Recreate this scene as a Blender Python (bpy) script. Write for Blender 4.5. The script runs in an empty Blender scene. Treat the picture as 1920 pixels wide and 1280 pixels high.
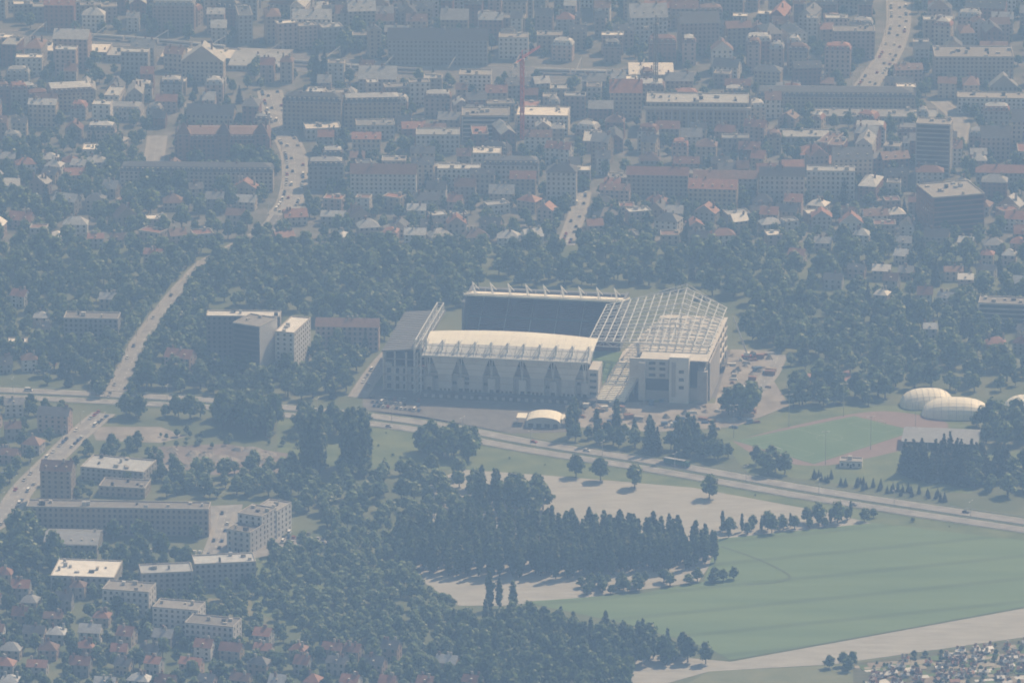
import bpy, math, random
from mathutils import Vector
random.seed(7)
R=random.random
def U(a,b): return a+(b-a)*random.random()
D=4500.0; TH=math.radians(17); LENS=253.0; F=1920*LENS/36
CAM=Vector((0,-D*math.cos(TH),D*math.sin(TH)))
sc=bpy.context.scene
# ---- survey: bearing/elevation readings -> ground plan (metres)
def G(u,v,z=0.0):
    x=(u-960)/F; y=-(v-640)/F
    d=Vector((x, math.cos(TH)+y*math.sin(TH), -math.sin(TH)+y*math.cos(TH)))
    t=(z-CAM.z)/d.z
    p=CAM+d*t
    return (p.x,p.y)
def P(x,y,z=0):
    r=Vector((x,y,z))-CAM
    f=r.y*math.cos(TH)-r.z*math.sin(TH); up=r.y*math.sin(TH)+r.z*math.cos(TH)
    return (960+F*r.x/f, 640-F*up/f)
def ppm(v):
    return F/math.hypot(CAM.z, G(960,v)[1]-CAM.y)
# ---- materials
def mat(name,c1,c2=None,scale=0.2,rough=0.8,spec=0.3,detail=4,metal=0.0,stretch=None,rand=0.0):
    m=bpy.data.materials.new(name); m.use_nodes=True; nt=m.node_tree; b=nt.nodes['Principled BSDF']
    b.inputs['Roughness'].default_value=rough; b.inputs['Specular IOR Level'].default_value=spec
    b.inputs['Metallic'].default_value=metal
    if c2 is None: c2=tuple(min(1,c*0.75) for c in c1)
    tc=nt.nodes.new('ShaderNodeTexCoord'); mp=nt.nodes.new('ShaderNodeMapping')
    nt.links.new(tc.outputs['Object'],mp.inputs['Vector'])
    if stretch:
        mp.inputs['Rotation'].default_value=(0,0,stretch[0]); mp.inputs['Scale'].default_value=(stretch[1],stretch[2],1)
    n=nt.nodes.new('ShaderNodeTexNoise'); n.inputs['Scale'].default_value=scale; n.inputs['Detail'].default_value=detail
    n.inputs['Roughness'].default_value=0.6
    nt.links.new(mp.outputs['Vector'],n.inputs['Vector'])
    cr=nt.nodes.new('ShaderNodeValToRGB'); cr.color_ramp.elements[0].position=0.35; cr.color_ramp.elements[1].position=0.65
    cr.color_ramp.elements[0].color=(*c2,1); cr.color_ramp.elements[1].color=(*c1,1)
    nt.links.new(n.outputs['Fac'],cr.inputs['Fac'])
    out=cr.outputs['Color']
    if rand>0:
        oi=nt.nodes.new('ShaderNodeObjectInfo'); mr=nt.nodes.new('ShaderNodeMapRange')
        mr.inputs['To Min'].default_value=1-rand; mr.inputs['To Max'].default_value=1+rand
        nt.links.new(oi.outputs['Random'],mr.inputs['Value'])
        hs=nt.nodes.new('ShaderNodeHueSaturation'); nt.links.new(out,hs.inputs['Color']); nt.links.new(mr.outputs['Result'],hs.inputs['Value'])
        out=hs.outputs['Color']
    nt.links.new(out,b.inputs['Base Color'])
    return m
M={}
M['asphalt']=mat('asphalt',(0.17,0.17,0.165),(0.11,0.11,0.11),0.15)
M['road_pale']=mat('worn_concrete_road',(0.31,0.31,0.305),(0.20,0.20,0.20),0.12)
M['pave']=mat('pavement_slabs',(0.34,0.33,0.31),(0.24,0.235,0.22),0.5)
M['white']=mat('white_paint',(0.8,0.8,0.78),(0.7,0.7,0.68),0.5,0.5)
M['worn']=mat('worn_line_paint',(0.3,0.36,0.27),(0.2,0.28,0.17),0.5,0.7)
M['rail']=mat('galvanised_steel',(0.5,0.51,0.52),(0.38,0.39,0.4),0.8,0.4,0.6)
M['glass']=mat('window_glass',(0.05,0.06,0.07),(0.03,0.035,0.04),0.3,0.15,0.6)
WALLS=[mat('render_cream',(0.46,0.41,0.34),(0.37,0.32,0.26),0.15,rand=.3),mat('render_pink',(0.43,0.335,0.29),(0.34,0.265,0.225),0.15,rand=.3),
 mat('render_grey',(0.38,0.37,0.35),(0.28,0.28,0.27),0.15,rand=.3),mat('jaumont_stone',(0.41,0.35,0.26),(0.31,0.26,0.18),0.2,rand=.2),
 mat('render_white',(0.66,0.65,0.63),(0.54,0.53,0.52),0.15,rand=.15),mat('brick_red',(0.27,0.155,0.12),(0.19,0.115,0.09),0.3,rand=.2)]
ROOFS=[mat('roof_tile_red',(0.29,0.15,0.11),(0.185,0.10,0.078),0.5,0.55,rand=.4),mat('roof_tile_brown',(0.20,0.13,0.10),(0.13,0.085,0.068),0.5,0.5,rand=.4),
 mat('roof_slate',(0.10,0.105,0.115),(0.06,0.065,0.07),0.5,0.40,0.5,rand=.4),mat('roof_zinc',(0.44,0.45,0.46),(0.30,0.31,0.32),0.4,0.30,0.7,rand=.4),
 mat('roof_gravel',(0.29,0.285,0.27),(0.18,0.175,0.17),0.6,0.75,rand=.4),mat('roof_white_membrane',(0.74,0.73,0.71),(0.60,0.59,0.57),0.2,0.5,rand=.15)]
M['trim']=mat('stone_trim',(0.48,0.46,0.42),(0.40,0.38,0.35),0.4)
M['dark']=mat('dark_cladding_and_shade',(0.09,0.095,0.1),(0.06,0.06,0.065),0.3)  # also used as painted shade on the tower front and stand gallery
M['concrete']=mat('concrete',(0.42,0.41,0.39),(0.32,0.31,0.3),0.15)
M['concrete_new']=mat('concrete_pale',(0.60,0.59,0.56),(0.48,0.47,0.45),0.2)
M['brown']=mat('chimney_brick',(0.25,0.16,0.13),(0.18,0.115,0.09),0.5)
def leaf(name,ca,cb):
    m=bpy.data.materials.new(name); m.use_nodes=True; nt=m.node_tree; b=nt.nodes['Principled BSDF']
    b.inputs['Roughness'].default_value=0.5; b.inputs['Specular IOR Level'].default_value=0.35
    oi=nt.nodes.new('ShaderNodeObjectInfo'); cr=nt.nodes.new('ShaderNodeValToRGB')
    cr.color_ramp.elements[0].color=(*ca,1); cr.color_ramp.elements[1].color=(*cb,1)
    nt.links.new(oi.outputs['Random'],cr.inputs['Fac'])
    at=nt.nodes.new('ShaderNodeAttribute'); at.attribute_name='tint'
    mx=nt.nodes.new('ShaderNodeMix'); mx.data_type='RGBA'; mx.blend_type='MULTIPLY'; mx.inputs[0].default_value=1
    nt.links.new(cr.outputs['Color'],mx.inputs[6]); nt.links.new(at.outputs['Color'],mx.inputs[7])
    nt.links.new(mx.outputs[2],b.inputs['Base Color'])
    tr=nt.nodes.new('ShaderNodeBsdfTranslucent');ms=nt.nodes.new('ShaderNodeMixShader');ms.inputs[0].default_value=0.38
    nt.links.new(mx.outputs[2],tr.inputs['Color']);nt.links.new(b.outputs[0],ms.inputs[1]);nt.links.new(tr.outputs[0],ms.inputs[2])
    nt.links.new(ms.outputs[0],nt.nodes['Material Output'].inputs['Surface'])
    return m
LB=leaf('foliage_broadleaf',(0.055,0.10,0.035),(0.15,0.21,0.075))
LP=leaf('foliage_poplar',(0.06,0.10,0.04),(0.11,0.155,0.065))
LC=leaf('foliage_conifer',(0.025,0.042,0.025),(0.04,0.06,0.035))
LS=leaf('foliage_willow',(0.14,0.20,0.09),(0.22,0.28,0.14))
M['bark']=mat('bark',(0.12,0.09,0.065),(0.08,0.06,0.045),1.0)
class MB:
    def __init__(s): s.v=[];s.f=[];s.m=[];s.mats=[];s.ix={}
    def mi(s,m):
        if m.name not in s.ix: s.ix[m.name]=len(s.mats); s.mats.append(m)
        return s.ix[m.name]
    def poly(s,pts,m):
        n=len(s.v); s.v+= [tuple(p) for p in pts]; s.f.append(tuple(range(n,n+len(pts)))); s.m.append(s.mi(m))
    def hexa(s,a,b,m):
        n=len(s.v); s.v+=[tuple(p) for p in a]+[tuple(p) for p in b]; k=s.mi(m)
        for f in ((3,2,1,0),(4,5,6,7),(0,1,5,4),(1,2,6,5),(2,3,7,6),(3,0,4,7)):
            s.f.append(tuple(n+i for i in f)); s.m.append(k)
    def box(s,x0,x1,y0,y1,z0,z1,m):
        s.hexa([(x0,y0,z0),(x1,y0,z0),(x1,y1,z0),(x0,y1,z0)],[(x0,y0,z1),(x1,y0,z1),(x1,y1,z1),(x0,y1,z1)],m)
    def beam(s,p,q,w,m,w2=None):
        p=Vector(p);q=Vector(q);d=(q-p)
        if d.length<1e-4: return
        d.normalize(); up=Vector((0,0,1)) if abs(d.z)<0.95 else Vector((1,0,0))
        a=d.cross(up).normalized(); b=a.cross(d).normalized(); w2=w if w2 is None else w2
        o=[(-1,-1),(1,-1),(1,1),(-1,1)]
        s.hexa([p+a*(i*w/2)+b*(j*w/2) for i,j in o],[q+a*(i*w2/2)+b*(j*w2/2) for i,j in o],m)
    def obj(s,name,loc=(0,0,0),rot=0,parent=None,coll=None,smooth=False):
        me=bpy.data.meshes.new(name); me.from_pydata(s.v,[],s.f)
        for m in s.mats: me.materials.append(m)
        me.polygons.foreach_set('material_index',s.m)
        if smooth: me.polygons.foreach_set('use_smooth',[True]*len(s.f))
        me.update()
        o=bpy.data.objects.new(name,me); o.location=loc; o.rotation_euler=(0,0,rot)
        (coll or sc.collection).objects.link(o)
        if parent: o.parent=parent
        return o
def empty(name,loc=(0,0,0),rot=0):
    e=bpy.data.objects.new(name,None); e.location=loc; e.rotation_euler=(0,0,rot); sc.collection.objects.link(e); return e
CELL=25.0; OCC={}
def occ(cx,cy,hw,hd,rot):
    r=math.hypot(hw,hd)+4
    for i in range(int((cx-r)//CELL),int((cx+r)//CELL)+1):
        for j in range(int((cy-r)//CELL),int((cy+r)//CELL)+1):
            OCC.setdefault((i,j),[]).append((cx,cy,hw,hd,math.cos(rot),math.sin(rot)))
def hit(x,y,mg=0):
    for cx,cy,hw,hd,c,s in OCC.get((int(x//CELL),int(y//CELL)),()):
        dx=x-cx;dy=y-cy
        if abs(dx*c+dy*s)<hw+mg and abs(-dx*s+dy*c)<hd+mg: return True
    return False
def inpoly(x,y,pl):
    r=False;n=len(pl);j=n-1
    for i in range(n):
        xi,yi=pl[i];xj,yj=pl[j]
        if (yi>y)!=(yj>y) and x<(xj-xi)*(y-yi)/(yj-yi)+xi: r=not r
        j=i
    return r
def sheet(name,px,m,z,block=None):
    pts=[G(u,v) for u,v in px]
    mb=MB(); mb.poly([(x,y,z) for x,y in pts],m); o=mb.obj(name)
    return o,pts
def catmull(pts,n=8):
    out=[];L=len(pts)
    for i in range(L-1):
        p0=pts[max(i-1,0)];p1=pts[i];p2=pts[i+1];p3=pts[min(i+2,L-1)]
        for k in range(n):
            t=k/n
            out.append(tuple(0.5*((2*p1[a])+(-p0[a]+p2[a])*t+(2*p0[a]-5*p1[a]+4*p2[a]-p3[a])*t*t+(-p0[a]+3*p1[a]-3*p2[a]+p3[a])*t**3) for a in (0,1)))
    out.append(pts[-1]); return out
def norms(c):
    ns=[]
    for i in range(len(c)):
        a=c[max(i-1,0)];b=c[min(i+1,len(c)-1)]
        dx=b[0]-a[0];dy=b[1]-a[1];l=math.hypot(dx,dy) or 1
        ns.append((-dy/l,dx/l))
    return ns
def strip(mb,c,off,w,z1,m,z0=None):
    ns=norms(c)
    A=[(c[i][0]+ns[i][0]*(off-w/2),c[i][1]+ns[i][1]*(off-w/2)) for i in range(len(c))]
    B=[(c[i][0]+ns[i][0]*(off+w/2),c[i][1]+ns[i][1]*(off+w/2)) for i in range(len(c))]
    for i in range(len(c)-1):
        mb.poly([(*A[i],z1),(*A[i+1],z1),(*B[i+1],z1),(*B[i],z1)],m)
        if z0 is not None:
            mb.poly([(*A[i],z0),(*A[i+1],z0),(*A[i+1],z1),(*A[i],z1)],m)
            mb.poly([(*B[i+1],z0),(*B[i],z0),(*B[i],z1),(*B[i+1],z1)],m)
def along(c,step,start=0):
    out=[];acc=start
    for i in range(len(c)-1):
        a=c[i];b=c[i+1];l=math.hypot(b[0]-a[0],b[1]-a[1])
        if l<1e-6: continue
        while acc<l:
            t=acc/l; out.append((a[0]+(b[0]-a[0])*t,a[1]+(b[1]-a[1])*t,math.atan2(b[1]-a[1],b[0]-a[0]))); acc+=step
        acc-=l
    return out
def dashes(mb,c,off,w,ln,gap,z,m):
    for x,y,a in along(c,ln+gap):
        nx,ny=-math.sin(a),math.cos(a);dx,dy=math.cos(a),math.sin(a)
        x+=nx*off;y+=ny*off
        mb.poly([(x-nx*w/2,y-ny*w/2,z),(x+dx*ln-nx*w/2,y+dy*ln-ny*w/2,z),(x+dx*ln+nx*w/2,y+dy*ln+ny*w/2,z),(x+nx*w/2,y+ny*w/2,z)],m)
def road(name,px,w,m,z=0.12,pave=True,occw=None):
    c=catmull([G(u,v) for u,v in px]); mb=MB()
    strip(mb,c,0,w,z,m)
    dashes(mb,c,0,0.2,3,5,z+0.03,M['white'])
    if pave:
        for sgn in (-1,1): strip(mb,c,sgn*(w/2+1.3),2.6,z+0.14,M['pave'],0)
    mb.obj(name)
    for x,y,a in along(c,10): occ(x,y,6,(occw or w)/2+3,a)
    return c
GM=mat('ground_cover',(0.15,0.165,0.09),(0.07,0.10,0.045),0.02,detail=8)
mb=MB(); mb.poly([(-9000,-6000,0),(9000,-6000,0),(9000,16000,0),(-9000,16000,0)],GM); mb.obj('ground')
CITYG=mat('city_ground',(0.18,0.175,0.165),(0.07,0.08,0.055),0.06,detail=8)
mb=MB(); y0=G(960,455)[1]; mb.poly([(-900,y0,0.04),(900,y0,0.04),(1500,7000,0.04),(-1500,7000,0.04)],CITYG); mb.obj('city_ground')
GRASS=mat('grass',(0.15,0.185,0.08),(0.085,0.125,0.05),0.06,detail=6)
sheet('roadside_grass',[(520,785),(700,798),(1000,845),(1500,930),(2000,1010),(2000,1035),(1640,985),(1560,965),(1300,915),(1040,893),(860,880),(700,880),(520,870)],GRASS,0.06)
BEIGE=mat('dry_crop',(0.37,0.37,0.345),(0.28,0.28,0.26),0.05,detail=8,stretch=(0.35,1,5))
sheet('dry_crop_field',[(800,905),(865,880),(1040,892),(1300,914),(1560,962),(1650,985),(1400,1005),(1330,1060),(1310,1090),(1080,1122),(940,1135),(860,1135),(770,1075)],BEIGE,0.08)
def cropmat():
    m=mat('green_crop',(0.135,0.205,0.095),(0.10,0.165,0.075),0.015,detail=8,stretch=(0.42,0.5,4))
    nt=m.node_tree;b=nt.nodes['Principled BSDF'];src=b.inputs['Base Color'].links[0].from_socket
    tc=nt.nodes.new('ShaderNodeTexCoord');mp=nt.nodes.new('ShaderNodeMapping');mp.inputs['Rotation'].default_value=(0,0,-0.30)
    w=nt.nodes.new('ShaderNodeTexWave');w.bands_direction='Y';w.inputs['Scale'].default_value=0.0085;w.inputs['Distortion'].default_value=3;w.inputs['Detail Scale'].default_value=.04;w.inputs['Detail'].default_value=3
    cr=nt.nodes.new('ShaderNodeValToRGB');cr.color_ramp.elements[0].position=0.0;cr.color_ramp.elements[1].position=0.12
    cr.color_ramp.elements[0].color=(0.78,0.78,0.78,1);cr.color_ramp.elements[1].color=(1,1,1,1)
    mx=nt.nodes.new('ShaderNodeMix');mx.data_type='RGBA';mx.blend_type='MULTIPLY';mx.inputs[0].default_value=1
    nt.links.new(tc.outputs['Object'],mp.inputs['Vector']);nt.links.new(mp.outputs['Vector'],w.inputs['Vector']);nt.links.new(w.outputs['Fac'],cr.inputs['Fac'])
    nt.links.new(src,mx.inputs[6]);nt.links.new(cr.outputs['Color'],mx.inputs[7]);nt.links.new(mx.outputs[2],b.inputs['Base Color'])
    return m
sheet('green_crop_field',[(980,1128),(1200,1112),(1320,1090),(1345,1010),(1640,980),(2020,1025),(2020,1120),(1920,1137),(1370,1237),(1330,1215),(1180,1170)],cropmat(),0.12)
TR=mat('tractor_track',(0.085,0.12,0.06),(0.07,0.10,0.05))
mb=MB()
for pp in ([(1352,1024),(1420,1048),(1470,1072),(1480,1084),(1455,1092),(1400,1096)],[(1365,1238),(1600,1196),(1920,1139),(2020,1121)]): strip(mb,catmull([G(*q) for q in pp]),0,1.8,.16,TR)
mb.obj('tractor_track')
sheet('stubble_field',[(1370,1240),(1920,1140),(2020,1123),(2020,1180),(1560,1245),(1330,1258),(1180,1300),(1100,1330),(1100,1240),(1200,1225)],BEIGE,0.10)
sheet('meadow',[(1330,1258),(1560,1247),(1640,1236),(1640,1340),(1180,1340)],mat('meadow_grass',(0.19,0.205,0.12),(0.13,0.155,0.08),0.05),0.14)
sheet('allotment_ground',[(1600,1243),(2020,1183),(2020,1400),(1600,1400)],mat('allotment_soil',(0.13,0.13,0.08),(0.06,0.075,0.035),0.12,detail=8,stretch=(.2,1,4)),0.16)
mb=MB();PB=[mat('plot_soil',(0.26,0.22,0.17)),mat('plot_greens',(0.10,0.16,0.05)),mat('plot_straw',(0.34,0.31,0.24)),mat('plot_fleece',(0.62,0.62,0.6))]
for i in range(330):
    u=U(1625,1990);v=U(1190,1300)
    if v<1252-(u-1600)*.145: continue
    x,y=G(u,v);w_=U(2,7);d_=U(1.5,4);c,s=math.cos(.2),math.sin(.2)
    mb.hexa([(x+a*c-b*s,y+a*s+b*c,.1) for a,b in((-w_,-d_),(w_,-d_),(w_,d_),(-w_,d_))],[(x+a*c-b*s,y+a*s+b*c,.2+i*.0008) for a,b in((-w_,-d_),(w_,-d_),(w_,d_),(-w_,d_))],random.choice(PB[:3]+PB[:3]+PB))
mb.obj('allotment_beds')
SOIL=mat('bare_soil',(0.34,0.32,0.29),(0.19,0.175,0.155),0.06,detail=8)
sheet('rubble_ground',[(285,838),(420,832),(540,850),(540,885),(400,890),(290,870)],mat('rubble',(0.23,0.195,0.175),(0.13,0.115,0.105),0.1,detail=8),0.07)
sheet('dirt_yard',[(170,800),(300,800),(350,818),(300,830),(180,825)],SOIL,0.05)
sheet('parking_ground',[(680,722),(800,735),(1110,748),(1420,745),(1460,660),(1350,655),(1180,655),(1100,740),(1060,810),(960,812),(790,780),(680,768)],M['asphalt'],0.05)
sheet('construction_ground',[(1110,752),(1340,756),(1370,655),(1465,658),(1445,705),(1480,760),(1380,800),(1230,810),(1075,800)],SOIL,0.09)
sheet('lower_street_ground',[(395,948),(455,945),(440,1030),(520,1005),(620,1010),(600,1030),(480,1045),(390,1045)],M['road_pale'],0.05)
sheet('lawn',[(375,1120),(470,1125),(480,1155),(420,1165),(370,1150)],mat('lawn_dry',(0.22,0.21,0.12),(0.16,0.17,0.09),0.1),0.05)
sheet('lawn',[(480,1050),(560,1020),(620,1075),(560,1180),(490,1150)],GRASS,0.05)
sheet('sports_ground',[(1340,810),(1500,762),(1700,760),(1830,800),(1850,860),(1830,900),(1820,925),(1640,915),(1400,885)],GRASS,0.055)
sheet('tennis_court',[(1850,782),(1990,775),(1990,800),(1880,800)],mat('court',(0.3,0.32,0.3),(0.26,0.28,0.26)),0.06)
sheet('meadow',[(1840,850),(2000,840),(2000,880),(1880,880)],GRASS,0.06)
sheet('red_court',[(1488,702),(1592,694),(1602,712),(1500,722)],mat('red_clay',(0.30,0.18,0.15),(0.24,0.145,0.12)),0.06)
TRK=mat('running_track',(0.24,0.18,0.165),(0.20,0.15,0.135))
trk=catmull([G(*p) for p in [(1374,827),(1480,800),(1598,776),(1680,772),(1775,792),(1745,826),(1640,856),(1530,873),(1430,858),(1374,827)]])
mb=MB(); mb.poly([(x,y,0.08) for x,y in trk[:-1]],TRK)
mb.obj('running_track')
pc=[Vector(G(*p)) for p in [(1376,826),(1602,780),(1716,808),(1526,870)]]
mb=MB(); PG=mat('pitch_grass',(0.11,0.185,0.085),(0.085,0.155,0.065),0.04)
mb.poly([(p.x,p.y,0.14) for p in pc],PG)
def bl(s,t): 
    return pc[0]*(1-s)*(1-t)+pc[1]*s*(1-t)+pc[2]*s*t+pc[3]*(1-s)*t
def pl(pts,w=0.35):
    c=[tuple(bl(*p)) for p in pts]; strip(mb,c,0,w,0.17,M['worn'])
for q in ([(.03,.04),(.97,.04)],[(.97,.04),(.97,.96)],[(.97,.96),(.03,.96)],[(.03,.96),(.03,.04)],[(.5,.04),(.5,.96)]): pl(q)
pl([(.5+.085*math.cos(i*math.pi/12),.5+.13*math.sin(i*math.pi/12)) for i in range(25)])
for a,b in ((.03,.17),(.97,.83)): pl([(a,.22),(b,.22)]);pl([(b,.22),(b,.78)]);pl([(b,.78),(a,.78)])
mb.obj('sports_pitch')
for s,t,sg in ((.03,.5,1),(.97,.5,-1)):
    mb=MB(); a=bl(s,t-.06);b=bl(s,t+.06)
    mb.beam((*a,0),(*a,2.5),.2,M['white']);mb.beam((*b,0),(*b,2.5),.2,M['white']);mb.beam((*a,2.5),(*b,2.5),.2,M['white']); mb.obj('goal')
for s in (-.02,.1,.3,.5,.7,.9,1.02):
    for t in (-.02,.1,.3,.5,.7,.9,1.02):
        q=bl(s,t); occ(q.x,q.y,15,15,0)
# ---- motorway
mw=catmull([G(u,v) for u,v in [(-120,733),(0,738),(220,748),(400,758),(560,774),(700,788),(840,808),(1000,838),(1240,876),(1500,922),(1700,953),(1920,986),(2060,1008)]])
mb=MB()
strip(mb,mw,0,29,0.10,GRASS)
for o in (-7.2,7.2):
    strip(mb,mw,o,10.4,0.22,M['road_pale'],0)
    for e in (-4.9,4.9): strip(mb,mw,o+e*0.93,0.25,0.25,M['white'])
    dashes(mb,mw,o,0.2,4,7,0.25,M['white'])
mb.obj('motorway')
mb=MB()
for o in (-12.9,-0.9,0.9,12.9):
    strip(mb,mw,o,0.12,0.95,M['rail'],0.6)
    for x,y,a in along(mw,6): 
        x-=math.sin(a)*o;y+=math.cos(a)*o; mb.box(x-.08,x+.08,y-.08,y+.08,0,.8,M['rail'])
mb.obj('guard_rail')
for x,y,a in along(mw,10): occ(x,y,7,16,a)
av1=road('street',[(-60,1010),(0,975),(45,915),(100,860),(150,812),(195,775)],10,M['road_pale'])
av2=road('street',[(215,745),(235,705),(262,650),(300,595),(345,540),(392,490)],10,M['road_pale'],occw=7)
av2c=road('street',[(392,490),(440,464),(500,432),(524,404)],8,M['asphalt'],occw=3)
av2b=road('street',[(524,404),(543,380),(553,335),(550,290),(530,245),(517,212),(505,170)],13,M['road_pale'],occw=17)
av3=road('avenue',[(1600,195),(1640,140),(1668,100),(1684,50),(1684,0),(1680,-80)],13,M['road_pale'],occw=20)
st4=road('street',[(1060,460),(1072,430),(1086,390),(1092,360)],7,M['road_pale'])
st5=road('street',[(670,745),(700,700),(730,665),(760,640)],7,M['road_pale'])
st6=road('street',[(1790,280),(1800,230),(1760,190)],8,M['road_pale'])
st7=road('street',[(390,1060),(410,1010),(425,960)],7,M['road_pale'])
st8=road('street',[(1420,730),(1445,700),(1460,665)],6,M['road_pale'])
st9=road('street',[(285,330),(290,290),(295,255)],9,M['road_pale'])
RB=mat('railway_ballast',(0.26,0.245,0.23),(0.17,0.16,0.15),0.1)
rl=catmull([G(u,v) for u,v in [(-150,62),(0,72),(250,88),(560,118),(800,134),(1150,146),(1300,150)]])
mb=MB(); strip(mb,rl,0,46,0.08,RB)
for k in range(-5,6):
    for g in (-.75,.75): strip(mb,rl,k*4+g,0.2,0.3,M['rail'],0.08)
for x,y,a in along(rl,45):
    for o in (-22,22):
        px,py=x-math.sin(a)*o,y+math.cos(a)*o; mb.box(px-.2,px+.2,py-.2,py+.2,0,9,M['rail'])
    mb.beam((x+math.sin(a)*22,y-math.cos(a)*22,8.5),(x-math.sin(a)*22,y+math.cos(a)*22,8.5),.3,M['rail'])
mb.obj('railway')
for x,y,a in along(rl,10): occ(x,y,7,24,a)
TRW=mat('train_paint',(0.5,0.5,0.52),(0.4,0.4,0.42),rough=.4)
cr=along(rl,26,60)
for off,i0,i1 in ((12,2,7),(-8,9,13),(4,16,21)):
    for i in range(i0,min(i1,len(cr))):
        x,y,a=cr[i];mb=MB();mb.box(-12.6,12.6,-1.45,1.45,1.2,3.7,TRW);mb.hexa([(-12.6,-1.45,3.71),(12.6,-1.45,3.71),(12.6,1.45,3.71),(-12.6,1.45,3.71)],[(-12.5,-.9,4.2),(12.5,-.9,4.2),(12.5,.9,4.2),(-12.5,.9,4.2)],ROOFS[3])
        mb.box(-12,12,-1.49,-1.46,2.2,3.1,M['glass']);mb.box(-10,-7,-1.1,1.1,.3,1.19,M['dark']);mb.box(7,10,-1.1,1.1,.3,1.19,M['dark'])
        mb.obj('train_carriage',(x-math.sin(a)*off,y+math.cos(a)*off,.1),a)
# ---- buildings
def windows(mb,p0,p1,h,floors,gm,nrm,sp=3.0,ww=1.2,band=False):
    L=math.hypot(p1[0]-p0[0],p1[1]-p0[1]); n=int((L-1)/sp)
    if n<1: return
    dx=(p1[0]-p0[0])/L;dy=(p1[1]-p0[1])/L;fh=h/floors;o=0.06
    for f in range(floors):
        z0=f*fh+fh*0.3;z1=f*fh+fh*0.82
        if band:
            rr=[(0.8,L-0.8)]; z0-=fh*.12
        else: rr=[((i+.5)*L/n-ww/2,(i+.5)*L/n+ww/2) for i in range(n)]
        for a,b in rr:
            mb.poly([(p0[0]+dx*a+nrm[0]*o,p0[1]+dy*a+nrm[1]*o,z0),(p0[0]+dx*b+nrm[0]*o,p0[1]+dy*b+nrm[1]*o,z0),(p0[0]+dx*b+nrm[0]*o,p0[1]+dy*b+nrm[1]*o,z1),(p0[0]+dx*a+nrm[0]*o,p0[1]+dy*a+nrm[1]*o,z1)],gm)
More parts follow.
